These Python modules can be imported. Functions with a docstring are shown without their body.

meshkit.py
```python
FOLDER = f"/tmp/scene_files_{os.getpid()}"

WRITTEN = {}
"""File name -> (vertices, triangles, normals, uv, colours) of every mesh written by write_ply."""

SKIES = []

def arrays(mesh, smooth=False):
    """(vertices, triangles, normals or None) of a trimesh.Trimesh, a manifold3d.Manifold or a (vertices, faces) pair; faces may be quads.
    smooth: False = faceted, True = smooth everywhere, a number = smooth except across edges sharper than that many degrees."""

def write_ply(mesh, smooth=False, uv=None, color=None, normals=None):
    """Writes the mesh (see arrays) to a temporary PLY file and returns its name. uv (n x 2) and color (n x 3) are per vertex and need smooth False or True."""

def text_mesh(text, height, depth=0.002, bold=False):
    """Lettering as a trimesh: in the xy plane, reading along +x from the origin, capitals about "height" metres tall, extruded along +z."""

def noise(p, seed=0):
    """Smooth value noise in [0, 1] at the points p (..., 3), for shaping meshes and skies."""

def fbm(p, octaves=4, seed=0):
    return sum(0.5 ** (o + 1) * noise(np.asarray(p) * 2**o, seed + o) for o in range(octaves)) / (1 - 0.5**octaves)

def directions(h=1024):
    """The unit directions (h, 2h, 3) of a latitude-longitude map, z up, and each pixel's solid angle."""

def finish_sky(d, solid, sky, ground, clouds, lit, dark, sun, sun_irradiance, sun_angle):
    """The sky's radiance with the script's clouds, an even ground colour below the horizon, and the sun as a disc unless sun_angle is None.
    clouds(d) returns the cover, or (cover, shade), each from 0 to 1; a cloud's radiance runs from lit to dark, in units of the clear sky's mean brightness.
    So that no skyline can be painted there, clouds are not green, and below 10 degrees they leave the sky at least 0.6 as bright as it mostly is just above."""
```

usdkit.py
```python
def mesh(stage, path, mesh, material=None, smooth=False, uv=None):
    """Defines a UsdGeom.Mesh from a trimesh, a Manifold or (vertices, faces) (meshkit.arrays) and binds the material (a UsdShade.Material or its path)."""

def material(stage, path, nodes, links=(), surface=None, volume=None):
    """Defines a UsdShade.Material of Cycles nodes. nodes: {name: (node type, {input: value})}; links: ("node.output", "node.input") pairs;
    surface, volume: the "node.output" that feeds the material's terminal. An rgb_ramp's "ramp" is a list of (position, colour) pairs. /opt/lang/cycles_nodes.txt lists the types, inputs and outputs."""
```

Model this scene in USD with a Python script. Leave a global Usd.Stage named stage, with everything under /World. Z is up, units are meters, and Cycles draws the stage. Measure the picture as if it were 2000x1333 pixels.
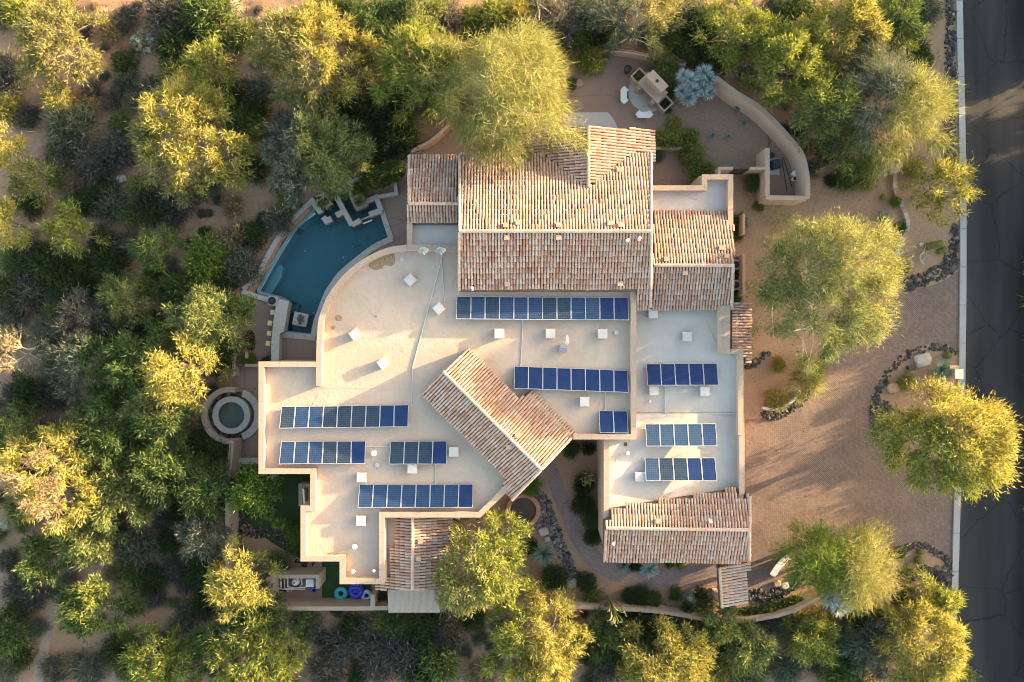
import math
import numpy as np
import trimesh
import usdkit
import meshkit
from pxr import Usd, UsdGeom, UsdLux, UsdShade, Gf, Sdf, Vt
import shapely
from shapely.geometry import Polygon, LineString, Point, box as sbox
from shapely.ops import unary_union
from scipy.sparse import coo_matrix
from scipy.sparse.csgraph import connected_components

# ------------------------------------------------------------------ camera, sky, sun, exposure
CAM_H, FPX = 50.0, 1300.0            # drone height (m) and focal length in photo pixels
SUN_EL = math.radians(7.4)
SUN_AZ = (0.937, 0.350)
SUN_I, SUN_COL = 1.25, (1.0, 0.72, 0.42)
SKY_STRENGTH, EXPOSURE = 0.15, 2.6

stage = Usd.Stage.CreateInMemory()
UsdGeom.SetStageUpAxis(stage, "Z")
UsdGeom.SetStageMetersPerUnit(stage, 1.0)
UsdGeom.Xform.Define(stage, "/World")
UsdGeom.Scope.Define(stage, "/World/Looks")
cam = UsdGeom.Camera.Define(stage, "/World/camera")
cam.CreateHorizontalApertureAttr(36.0)
cam.CreateFocalLengthAttr(36.0 * FPX / 2000.0)
cam.CreateClippingRangeAttr(Gf.Vec2f(0.1, 5000))
cam.CreateExposureAttr(EXPOSURE)
UsdGeom.Xformable(cam).AddTranslateOp().Set(Gf.Vec3d(0, 0, CAM_H))

MATS = {}


def material(name, nodes, links, surface="p.BSDF"):
    MATS[name] = usdkit.material(stage, "/World/Looks/" + name, nodes, links, surface=surface)
    return MATS[name]


usdkit.material(stage, "/World/Looks/sky_light", {
    "s": ("sky_texture", {"sky_type": "single_scattering", "sun_disc": False, "sun_elevation": SUN_EL,
                          "sun_rotation": math.atan2(SUN_AZ[0], SUN_AZ[1]), "altitude": 700.0, "air_density": 1.0,
                          "aerosol_density": 3.0, "ozone_density": 0.6}),
    "b": ("background_shader", {"strength": SKY_STRENGTH})}, [("s.color", "b.color")], surface="b.background")
dome = UsdLux.DomeLight.Define(stage, "/World/sky")
UsdShade.MaterialBindingAPI.Apply(dome.GetPrim()).Bind(UsdShade.Material.Get(stage, "/World/Looks/sky_light"))
dome.GetPrim().SetCustomDataByKey("kind", "structure")
sun = UsdLux.DistantLight.Define(stage, "/World/sun")
sun.CreateIntensityAttr(SUN_I)
sun.CreateAngleAttr(0.53)
sun.CreateColorAttr(Gf.Vec3f(*SUN_COL))
sun.CreateNormalizeAttr(True)
_d = np.array([SUN_AZ[0] * math.cos(SUN_EL), SUN_AZ[1] * math.cos(SUN_EL), math.sin(SUN_EL)])
_d /= np.linalg.norm(_d)
_x = np.cross([0, 0, 1.0], _d); _x /= np.linalg.norm(_x)
_y = np.cross(_d, _x)
UsdGeom.Xformable(sun).AddTransformOp().Set(Gf.Matrix4d(*_x, 0, *_y, 0, *_d, 0, 0, 0, 0, 1))

# ------------------------------------------------------------------ helpers
RNG = np.random.default_rng(7)


def P(u, v, z=0.0):
    """World point at height z that the drone sees at photo pixel (u, v)."""
    return np.array([(u - 1000.0) / FPX * (CAM_H - z), -(v - 666.5) / FPX * (CAM_H - z), z])


def PP(pts, z=0.0):
    return np.array([P(u, v, z)[:2] for u, v in pts])


def PZ(px, z=0.0):
    return px / FPX * (CAM_H - z)


COUNT = {}


def numbered(parent, name):
    k = COUNT.get((parent, name), 0)
    COUNT[(parent, name)] = k + 1
    return f"{parent}/{name}" + (f"_{k:03d}" if k else "")


def keys(prim, label=None, cat=None, group=None, kind=None):
    for k, v in (("label", label), ("category", cat), ("group", group), ("kind", kind)):
        if v:
            prim.SetCustomDataByKey(k, v)


def M(*parts):
    """Join trimeshes / (v, f) pairs."""
    vs, fs, n = [], [], 0
    for p in parts:
        v, f = (np.asarray(p.vertices), np.asarray(p.faces)) if hasattr(p, "vertices") else p
        vs.append(v); fs.append(np.asarray(f) + n); n += len(v)
    return np.vstack(vs), np.vstack(fs)


LABELS = {}
TONED = set()


def tones(v, f):
    """One random pair per separate piece of the mesh, carried as UV."""
    f = np.asarray(f)
    n = len(v)
    g = coo_matrix((np.ones(len(f) * 2), (np.r_[f[:, 0], f[:, 1]], np.r_[f[:, 1], f[:, 2]])), shape=(n, n))
    k, lab = connected_components(g, directed=False)
    return np.random.default_rng(k + n).random((k, 2))[lab]



class Thing:
    def __init__(self, name, label, cat, at=(0, 0, 0), group=None, kind=None):
        self.path = numbered("/World", name)
        self.o = np.array([at[0], at[1], at[2] if len(at) > 2 else 0.0], float)
        x = UsdGeom.Xform.Define(stage, self.path)
        x.AddTranslateOp().Set(Gf.Vec3d(*map(float, self.o)))
        self.prim = x.GetPrim()
        if label and not group and label in LABELS:
            print("DUPLICATE LABEL", label)
        LABELS[label] = 1
        keys(self.prim, label, cat, group, kind)

    def add(self, name, mesh, mat, under=None, smooth=False, kind=None, label=None, uv=None):
        """A part (or, with under, a sub-part) given in world coordinates."""
        v, f = M(mesh)
        path = numbered(under or self.path, name)
        if mat in TONED and uv is None:
            uv, smooth = tones(v, f), False
        m = usdkit.mesh(stage, path, (v - self.o, f), MATS[mat], smooth=smooth, uv=uv)
        keys(m.GetPrim(), label=label, kind=kind)
        return path


def structure(name, mesh, mat, smooth=False):
    path = numbered("/World", name)
    m = usdkit.mesh(stage, path, mesh, MATS[mat], smooth=smooth)
    keys(m.GetPrim(), kind="structure")
    return path


def sub_mesh(parent, name, mesh, mat, smooth=False, kind=None):
    path = numbered(parent, name)
    m = usdkit.mesh(stage, path, mesh, MATS[mat], smooth=smooth)
    keys(m.GetPrim(), kind=kind)
    return path


def stuff(name, mesh, mat, label, cat, smooth=False):
    path = numbered("/World", name)
    m = usdkit.mesh(stage, path, mesh, MATS[mat], smooth=False, uv=tones(*mesh) if mat in TONED else None)
    keys(m.GetPrim(), label, cat, None, "stuff")
    return path


def copy_of(src, name, label, cat, at, rot=0.0, scale=(1, 1, 1), group=None):
    path = numbered("/World", name)
    x = UsdGeom.Xform.Define(stage, path)
    x.GetPrim().GetReferences().AddInternalReference(src)
    x.GetPrim().SetInstanceable(True)
    xf = UsdGeom.Xformable(x)
    xf.ClearXformOpOrder()
    xf.AddTranslateOp().Set(Gf.Vec3d(*map(float, at)))
    xf.AddRotateZOp().Set(float(rot))
    xf.AddScaleOp().Set(Gf.Vec3f(*map(float, scale)))
    x.GetPrim().SetCustomDataByKey("label", label)
    x.GetPrim().SetCustomDataByKey("category", cat)
    if group:
        x.GetPrim().SetCustomDataByKey("group", group)
    return path


def box(c, size, rot=0.0):
    m = trimesh.creation.box(size)
    if rot:
        m.apply_transform(trimesh.transformations.rotation_matrix(rot, [0, 0, 1]))
    m.apply_translation(c)
    return m


def cyl(c, r, h, n=16, r2=None):
    """Upright (tapered) cylinder standing on c."""
    r2 = r if r2 is None else r2
    a = np.linspace(0, 2 * np.pi, n, endpoint=False)
    ring = np.c_[np.cos(a), np.sin(a)]
    v = np.vstack([np.c_[ring * r, np.zeros(n)], np.c_[ring * r2, np.full(n, h)], [[0, 0, 0], [0, 0, h]]]) + np.asarray(c, float)
    i = np.arange(n); j = (i + 1) % n
    f = np.vstack([np.c_[i, j, j + n], np.c_[i, j + n, i + n], np.c_[j, i, np.full(n, 2 * n)], np.c_[i + n, j + n, np.full(n, 2 * n + 1)]])
    return v, f


def lathe(profile, c, n=24):
    p = np.asarray(profile, float)
    a = np.linspace(0, 2 * np.pi, n, endpoint=False)
    v = np.stack([np.outer(np.cos(a), p[:, 0]), np.outer(np.sin(a), p[:, 0]), np.tile(p[:, 1], (n, 1))], -1).reshape(-1, 3) + np.asarray(c, float)
    k = len(p); f = []
    for i in range(n):
        for j in range(k - 1):
            a0, a1, b0, b1 = i * k + j, i * k + j + 1, ((i + 1) % n) * k + j, ((i + 1) % n) * k + j + 1
            f += [[a0, b0, b1], [a0, b1, a1]]
    return v, np.array(f)


def tube(pts, r, n=6):
    """Tube along a polyline; r is one radius or one per point."""
    pts = np.asarray(pts, float)
    r = np.broadcast_to(np.asarray(r, float), len(pts))
    t = np.gradient(pts, axis=0); t /= np.maximum(np.linalg.norm(t, axis=1, keepdims=True), 1e-9)
    ref = np.where(np.abs(t[:, 2:]) > 0.9, [[1.0, 0, 0]], [[0, 0, 1.0]])
    x = np.cross(t, ref); x /= np.maximum(np.linalg.norm(x, axis=1, keepdims=True), 1e-9)
    y = np.cross(t, x)
    a = np.linspace(0, 2 * np.pi, n, endpoint=False)
    v = (pts[:, None] + r[:, None, None] * (np.cos(a)[None, :, None] * x[:, None] + np.sin(a)[None, :, None] * y[:, None])).reshape(-1, 3)
    f = []
    for i in range(len(pts) - 1):
        for k in range(n):
            a0, a1 = i * n + k, i * n + (k + 1) % n
            f += [[a0, a1, a1 + n], [a0, a1 + n, a0 + n]]
    e = (len(pts) - 1) * n
    for k in range(1, n - 1):
        f += [[0, k + 1, k], [e, e + k, e + k + 1]]
    return v, np.array(f)


def extr(poly, z0, z1):
    """Extrude a shapely polygon (or list of xy) from z0 to z1."""
    if not hasattr(poly, "geom_type"):
        poly = Polygon(poly)
    if not poly.is_valid:
        poly = poly.buffer(0)
    gs = [g for g in getattr(poly, "geoms", [poly]) if g.area > 1e-4]
    out = []
    for g in gs:
        m = trimesh.creation.extrude_polygon(shapely.simplify(g, 0.002), z1 - z0, engine="earcut")
        m.apply_translation([0, 0, z0])
        out.append(m)
    return M(*out)


def sheet(poly, z):
    """Flat sheet of a shapely polygon at height z, facing up."""
    if not poly.is_valid:
        poly = poly.buffer(0)
    out = []
    for g in getattr(poly, "geoms", [poly]):
        if g.area < 1e-4:
            continue
        v, f = trimesh.creation.triangulate_polygon(g, engine="earcut")
        v = np.c_[v, np.full(len(v), z)]
        n = np.cross(v[f[:, 1]] - v[f[:, 0]], v[f[:, 2]] - v[f[:, 0]])[:, 2]
        f = np.where((n < 0)[:, None], f[:, ::-1], f)
        out.append((v, f))
    return M(*out)


def smoothline(pts, n=6):
    """Catmull-Rom through the points."""
    p = np.asarray(pts, float)
    q = np.vstack([2 * p[0] - p[1], p, 2 * p[-1] - p[-2]])
    out = []
    for i in range(len(p) - 1):
        a, b, c, d = q[i:i + 4]
        for t in np.linspace(0, 1, n, endpoint=False):
            out.append(0.5 * (2 * b + (c - a) * t + (2 * a - 5 * b + 4 * c - d) * t * t + (3 * b - a - 3 * c + d) * t ** 3))
    out.append(p[-1])
    return np.array(out)


def band(path, w):
    return LineString(path).buffer(w / 2, cap_style="flat", join_style="mitre")


def pieces(path, w, length, gap=0.012):
    """A band along path, cut across into pieces with small joints."""
    line = LineString(path)
    b = band(path, w)
    n = max(1, int(round(line.length / length)))
    cut = []
    for i in range(1, n):
        s = line.length * i / n
        a, c = np.array(line.interpolate(s).coords[0]), np.array(line.interpolate(min(s + 0.02, line.length)).coords[0])
        t = (c - a) / max(np.linalg.norm(c - a), 1e-9)
        m = np.array([-t[1], t[0]])
        cut.append(LineString([a - m * w * 0.75, a + m * w * 0.75]).buffer(gap / 2, cap_style="flat"))
    d = b.difference(unary_union(cut)) if cut else b
    return [g for g in getattr(d, "geoms", [d]) if g.area > 0.01]


# ------------------------------------------------------------------ materials
def surface_mat(name, c1, c2, scale=3.0, rough=0.85, bump=0.15, bscale=25.0, c3=None, big=0.35, dist=0.02, spec=0.3):
    """Rough surface: two tones from fine noise, a third from broad stains, and relief."""
    n = {"g": ("geometry", {}), "n": ("noise_texture", {"scale": scale, "detail": 8.0, "roughness": 0.78}),
         "r": ("rgb_ramp", {"ramp": [(0.3, c1), (0.7, c2)]}),
         "n2": ("noise_texture", {"scale": big, "detail": 4.0, "roughness": 0.6}),
         "r2": ("rgb_ramp", {"ramp": [(0.45, (0, 0, 0)), (0.68, (1, 1, 1))]}),
         "mx": ("mix", {"color2": c3 or c2}),
         "nb": ("noise_texture", {"scale": bscale, "detail": 5.0, "roughness": 0.6}),
         "b": ("bump", {"strength": bump, "distance": dist}),
         "p": ("principled_bsdf", {"roughness": rough, "specular_ior_level": spec})}
    l = [("g.position", "n.vector"), ("g.position", "n2.vector"), ("g.position", "nb.vector"), ("n.fac", "r.fac"), ("n2.fac", "r2.fac"),
         ("r.color", "mx.color1"), ("r2.color", "mx.fac"), ("mx.color", "p.base_color"), ("nb.fac", "b.height"), ("b.normal", "p.normal")]
    return material(name, n, l)


def plain(name, c, rough=0.5, metallic=0.0, spec=0.5, var=0.12):
    return material(name, {"g": ("geometry", {}), "n": ("noise_texture", {"scale": 9.0, "detail": 4.0}),
                           "r": ("rgb_ramp", {"ramp": [(0.3, tuple(x * (1 - var) for x in c)), (0.7, tuple(min(1, x * (1 + var)) for x in c))]}),
                           "p": ("principled_bsdf", {"roughness": rough, "metallic": metallic, "specular_ior_level": spec})},
                    [("g.position", "n.vector"), ("n.fac", "r.fac"), ("r.color", "p.base_color")])


def island_mat(name, cols, rough=0.8, bump=0.0, var=0.25):
    """Each separate piece of the mesh takes its own tone from cols."""
    TONED.add(name)
    k = len(cols)
    ramp = [((i + 0.5) / k, c) for i, c in enumerate(cols)]
    n = {"g": ("geometry", {}), "u": ("texture_coordinate", {}), "s": ("separate_xyz", {}),
         "r": ("rgb_ramp", {"ramp": ramp}), "n": ("noise_texture", {"scale": 14.0, "detail": 4.0}),
         "v": ("rgb_ramp", {"ramp": [(0.25, (1 - var,) * 3), (0.75, (1 + var * 0.4,) * 3)]}),
         "mx": ("mix", {"mix_type": "multiply", "fac": 1.0}), "b": ("bump", {"strength": bump, "distance": 0.02}),
         "p": ("principled_bsdf", {"roughness": rough, "specular_ior_level": 0.3})}
    l = [("u.UV", "s.vector"), ("s.x", "r.fac"), ("g.position", "n.vector"), ("n.fac", "v.fac"),
         ("r.color", "mx.color1"), ("v.color", "mx.color2"), ("mx.color", "p.base_color"), ("n.fac", "b.height")]
    if bump:
        l.append(("b.normal", "p.normal"))
    return material(name, n, l)


def leaf_mat(name, cols, trans=0.3, clump=0.9, tint=1.25):
    """Leaves: every leaf its own tone, drifting over the crown; some light passes through."""
    TONED.add(name)
    k = len(cols)
    n = {"g": ("geometry", {}), "u": ("texture_coordinate", {}), "s": ("separate_xyz", {}), "n": ("noise_texture", {"scale": clump, "detail": 3.0}),
         "m1": ("math", {"math_type": "multiply", "value2": 0.85}), "m2": ("math", {"math_type": "multiply_add", "value2": 0.8, "value3": -0.32}),
         "a": ("math", {"math_type": "add", "use_clamp": True}),
         "r": ("rgb_ramp", {"ramp": [(i / (k - 1), c) for i, c in enumerate(cols)]}),
         "t": ("mix", {"mix_type": "multiply", "fac": 1.0, "color2": (tint, tint, 0.7 * tint)}),
         "d": ("diffuse_bsdf", {"roughness": 0.0}), "tr": ("translucent_bsdf", {}), "mx": ("mix_closure", {"fac": trans})}
    l = [("u.UV", "s.vector"), ("s.x", "m1.value1"), ("g.position", "n.vector"), ("n.fac", "m2.value1"), ("m1.value", "a.value1"), ("m2.value", "a.value2"),
         ("a.value", "r.fac"), ("r.color", "d.color"), ("r.color", "t.color1"), ("t.color", "tr.color"), ("d.BSDF", "mx.closure1"), ("tr.BSDF", "mx.closure2")]
    return material(name, n, l, surface="mx.closure")


surface_mat("desert_dirt", (0.230, 0.135, 0.082), (0.414, 0.254, 0.155), scale=2.2, bump=0.7, bscale=9.0, c3=(0.345, 0.189, 0.100), big=0.12, dist=0.08)
surface_mat("gravel_tan", (0.218, 0.133, 0.079), (0.408, 0.262, 0.158), scale=6.0, bump=0.8, bscale=22.0, c3=(0.323, 0.198, 0.115), big=0.3, dist=0.04)
surface_mat("gravel_brown", (0.166, 0.104, 0.069), (0.343, 0.227, 0.149), scale=6.5, bump=0.8, bscale=24.0, c3=(0.235, 0.149, 0.098), big=0.3, dist=0.04)
surface_mat("trail_dirt", (0.22, 0.15, 0.105), (0.33, 0.235, 0.16), scale=4.0, bump=0.4, bscale=12.0, big=0.5, dist=0.05)
surface_mat("patio_concrete", (0.205, 0.137, 0.102), (0.297, 0.202, 0.151), scale=7.0, bump=0.25, bscale=30.0, c3=(0.241, 0.161, 0.117), big=0.4)
surface_mat("pale_concrete", (0.38, 0.35, 0.31), (0.48, 0.44, 0.39), scale=8.0, bump=0.15, bscale=30.0, c3=(0.40, 0.37, 0.33))
surface_mat("kerb_concrete", (0.318, 0.302, 0.271), (0.398, 0.373, 0.334), scale=8.0, bump=0.15, c3=(0.334, 0.310, 0.271))
surface_mat("stucco_wall", (0.396, 0.275, 0.180), (0.486, 0.347, 0.239), scale=6.0, bump=0.35, bscale=30.0, c3=(0.423, 0.297, 0.198), big=0.5)
surface_mat("stucco_cap", (0.330, 0.238, 0.169), (0.394, 0.290, 0.213), scale=6.0, bump=0.3, bscale=28.0, c3=(0.346, 0.254, 0.181), big=0.7)
surface_mat("roof_coating", (0.431, 0.321, 0.237), (0.495, 0.369, 0.277), scale=1.6, bump=0.28, bscale=3.4, c3=(0.403, 0.296, 0.213), big=0.22, dist=0.09, rough=0.7)
surface_mat("roof_coating_grey", (0.428, 0.375, 0.316), (0.480, 0.429, 0.366), scale=1.6, bump=0.2, bscale=3.4, c3=(0.402, 0.345, 0.286), big=0.25, dist=0.06, rough=0.7)
surface_mat("white_box", (0.450, 0.405, 0.351), (0.513, 0.468, 0.414), scale=5.0, bump=0.1)
surface_mat("travertine", (0.324, 0.284, 0.234), (0.450, 0.405, 0.347), scale=5.0, bump=0.3, bscale=16.0, c3=(0.378, 0.324, 0.270), big=0.9)
surface_mat("pool_plaster", (0.10, 0.205, 0.22), (0.145, 0.265, 0.275), scale=1.2, bump=0.1, c3=(0.12, 0.232, 0.246))
surface_mat("spa_plaster", (0.035, 0.09, 0.125), (0.055, 0.125, 0.16), scale=1.5, bump=0.1)
surface_mat("weir_tile", (0.30, 0.40, 0.40), (0.42, 0.50, 0.48), scale=5.0, bump=0.1)
surface_mat("dark_plaster", (0.05, 0.07, 0.07), (0.09, 0.11, 0.11), scale=3.0, bump=0.2)
surface_mat("brick_red", (0.30, 0.13, 0.08), (0.42, 0.20, 0.13), scale=8.0, bump=0.3)
surface_mat("planter_soil", (0.045, 0.035, 0.028), (0.085, 0.068, 0.052), scale=14.0, bump=0.7, dist=0.05)
surface_mat("turf", (0.018, 0.04, 0.012), (0.04, 0.075, 0.02), scale=22.0, bump=0.9, bscale=40.0, dist=0.05)
surface_mat("boulder_stone", (0.30, 0.26, 0.215), (0.50, 0.45, 0.38), scale=3.5, bump=0.6, bscale=9.0, c3=(0.36, 0.30, 0.23), big=1.2, dist=0.06)
surface_mat("red_boulder", (0.26, 0.15, 0.10), (0.40, 0.25, 0.175), scale=3.5, bump=0.6, bscale=9.0, dist=0.06)
surface_mat("bark", (0.16, 0.12, 0.085), (0.30, 0.235, 0.17), scale=9.0, bump=0.6, bscale=20.0)
surface_mat("pale_bark", (0.33, 0.31, 0.20), (0.50, 0.45, 0.32), scale=9.0, bump=0.4, bscale=20.0)
surface_mat("tile_deck", (0.08, 0.042, 0.028), (0.13, 0.07, 0.046), scale=8.0, bump=0.3)
surface_mat("weathered_wood", (0.10, 0.07, 0.05), (0.20, 0.145, 0.105), scale=7.0, bump=0.4)
surface_mat("painted_stone", (0.594, 0.567, 0.522), (0.666, 0.639, 0.594), scale=5.0, bump=0.15)
plain("white_paint", (0.72, 0.70, 0.67), 0.45)
plain("white_frame", (0.46, 0.46, 0.45), 0.35, 0.0, 0.5, 0.03)
plain("grey_metal", (0.36, 0.36, 0.36), 0.4, 0.6)
plain("awning_metal", (0.44, 0.34, 0.26), 0.6, 0.0)
plain("dark_metal", (0.035, 0.033, 0.03), 0.5, 0.3)
plain("iron_rust", (0.12, 0.07, 0.045), 0.7, 0.3)
plain("black_plastic", (0.012, 0.013, 0.015), 0.45)
plain("teal_vinyl", (0.05, 0.32, 0.36), 0.35)
plain("blue_vinyl", (0.05, 0.06, 0.48), 0.35)
plain("pale_vinyl", (0.42, 0.52, 0.66), 0.35)
plain("yellow_fabric", (0.55, 0.46, 0.20), 0.8)
plain("bronze", (0.09, 0.08, 0.07), 0.4, 0.5)
plain("terracotta_pot", (0.33, 0.17, 0.10), 0.8)
plain("dark_gate", (0.07, 0.05, 0.038), 0.7)
plain("grey_cover", (0.16, 0.18, 0.22), 0.7)
plain("stain_brown", (0.30, 0.19, 0.11), 0.9, 0, 0.2, 0.3)
surface_mat("roof_grime", (0.375, 0.295, 0.21), (0.45, 0.36, 0.262), scale=2.5, bump=0.2, bscale=4.0)
plain("navy_tarp", (0.02, 0.03, 0.045), 0.6)

TILE_COLS = [(0.420, 0.229, 0.151), (0.448, 0.298, 0.216), (0.349, 0.166, 0.101), (0.480, 0.349, 0.273), (0.408, 0.246, 0.167), (0.453, 0.293, 0.206), (0.337, 0.195, 0.140), (0.486, 0.343, 0.255), (0.382, 0.200, 0.123), (0.434, 0.321, 0.255)]
island_mat("clay_tile", TILE_COLS, 0.85, 0.3, 0.35)
for _i, _c in enumerate(TILE_COLS):
    surface_mat(f"clay_tile_{['warm','buff','burnt','pale','tan','peach','umber','cream','russet','ash'][_i]}", tuple(x * 0.78 for x in _c), tuple(min(1, x * 1.12) for x in _c), scale=9.0, bump=0.3, bscale=14.0, c3=tuple(x * 0.9 for x in _c), big=2.0)
TILE_MATS = [f"clay_tile_{n}" for n in ('warm', 'buff', 'burnt', 'pale', 'tan', 'peach', 'umber', 'cream', 'russet', 'ash')]
island_mat("dark_river_rock", [(0.022, 0.019, 0.018), (0.045, 0.038, 0.034), (0.07, 0.052, 0.038), (0.032, 0.029, 0.03), (0.11, 0.085, 0.064), (0.03, 0.026, 0.024), (0.22, 0.18, 0.145), (0.026, 0.024, 0.024)], 0.7, 0.3)
island_mat("creek_rock", [(0.05, 0.045, 0.045), (0.10, 0.09, 0.085), (0.20, 0.175, 0.15), (0.07, 0.06, 0.058), (0.30, 0.27, 0.235), (0.12, 0.09, 0.07)], 0.7, 0.3)
island_mat("pebbles", [(0.22, 0.15, 0.11), (0.34, 0.26, 0.20), (0.14, 0.105, 0.085), (0.42, 0.36, 0.30)], 0.8, 0.2)

# leaves
leaf_mat("leaf_gold", [(0.10, 0.10, 0.024), (0.215, 0.205, 0.052), (0.34, 0.305, 0.085), (0.46, 0.39, 0.135)])
leaf_mat("leaf_yellow_green", [(0.068, 0.092, 0.019), (0.145, 0.172, 0.038), (0.25, 0.265, 0.066), (0.36, 0.355, 0.10)])
leaf_mat("leaf_olive", [(0.068, 0.09, 0.032), (0.122, 0.155, 0.052), (0.195, 0.22, 0.078), (0.29, 0.29, 0.11)])
leaf_mat("leaf_willow", [(0.085, 0.097, 0.03), (0.17, 0.183, 0.06), (0.28, 0.275, 0.098), (0.40, 0.365, 0.15)])
leaf_mat("leaf_mesquite", [(0.08, 0.083, 0.032), (0.16, 0.16, 0.058), (0.265, 0.245, 0.095), (0.38, 0.33, 0.145)])
leaf_mat("leaf_green", [(0.034, 0.058, 0.02), (0.066, 0.102, 0.034), (0.105, 0.152, 0.05), (0.165, 0.205, 0.068)])
leaf_mat("leaf_dark", [(0.02, 0.034, 0.014), (0.038, 0.06, 0.023), (0.062, 0.092, 0.034), (0.095, 0.125, 0.05)])
leaf_mat("leaf_bright", [(0.05, 0.09, 0.015), (0.09, 0.15, 0.025), (0.16, 0.22, 0.04), (0.25, 0.29, 0.06)])
leaf_mat("leaf_sage", [(0.055, 0.065, 0.045), (0.10, 0.115, 0.08), (0.15, 0.165, 0.12), (0.21, 0.22, 0.165)])
leaf_mat("leaf_grey", [(0.05, 0.048, 0.042), (0.085, 0.082, 0.07), (0.13, 0.125, 0.105), (0.19, 0.175, 0.145)])
leaf_mat("leaf_straw", [(0.13, 0.095, 0.055), (0.21, 0.16, 0.095), (0.30, 0.235, 0.14), (0.38, 0.31, 0.19)])
leaf_mat("leaf_blue", [(0.12, 0.165, 0.165), (0.20, 0.265, 0.262), (0.31, 0.38, 0.365), (0.46, 0.50, 0.43)], trans=0.1)
leaf_mat("leaf_agave", [(0.07, 0.115, 0.09), (0.12, 0.185, 0.145), (0.17, 0.24, 0.18), (0.25, 0.30, 0.22)], trans=0.1)
leaf_mat("leaf_cactus", [(0.09, 0.105, 0.035), (0.15, 0.165, 0.055), (0.22, 0.22, 0.08), (0.28, 0.265, 0.11)], trans=0.05)
leaf_mat("leaf_pale_pad", [(0.16, 0.18, 0.12), (0.25, 0.27, 0.18), (0.34, 0.35, 0.25), (0.42, 0.42, 0.31)], trans=0.05)
leaf_mat("leaf_golden_spine", [(0.20, 0.155, 0.03), (0.34, 0.26, 0.05), (0.45, 0.36, 0.09), (0.52, 0.44, 0.15)], trans=0.05)
leaf_mat("petal_orange", [(0.45, 0.10, 0.03), (0.6, 0.2, 0.06), (0.65, 0.35, 0.15)], trans=0.2)
leaf_mat("petal_pink", [(0.45, 0.05, 0.12), (0.6, 0.1, 0.2), (0.65, 0.2, 0.3)], trans=0.2)


def paver_mat(name, angle, cols, mortar):
    material(name, {"g": ("geometry", {}), "m": ("mapping", {"rotation": (0, 0, angle)}),
                    "b": ("brick_texture", {"scale": 1.0, "brick_width": 0.21, "row_height": 0.105, "mortar_size": 0.009, "mortar_smooth": 0.2, "color1": cols[0], "color2": cols[1], "mortar": mortar, "bias": 0.0}),
                    "n": ("noise_texture", {"scale": 0.5, "detail": 4.0}), "v": ("rgb_ramp", {"ramp": [(0.3, (0.82, 0.82, 0.82)), (0.7, (1.1, 1.08, 1.05))]}),
                    "mx": ("mix", {"mix_type": "multiply", "fac": 1.0}), "bp": ("bump", {"strength": 0.5, "distance": 0.012, "invert": True}),
                    "p": ("principled_bsdf", {"roughness": 0.8, "specular_ior_level": 0.3})},
             [("g.position", "m.vector"), ("m.vector", "b.vector"), ("g.position", "n.vector"), ("n.fac", "v.fac"), ("b.color", "mx.color1"), ("v.color", "mx.color2"),
              ("mx.color", "p.base_color"), ("b.fac", "bp.height"), ("bp.normal", "p.normal")])


paver_mat("driveway_paver", math.radians(45), [(0.165, 0.113, 0.085), (0.222, 0.153, 0.117)], (0.10, 0.068, 0.052))
paver_mat("path_paver", math.radians(45), [(0.22, 0.16, 0.14), (0.28, 0.21, 0.185)], (0.15, 0.11, 0.095))

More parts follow.
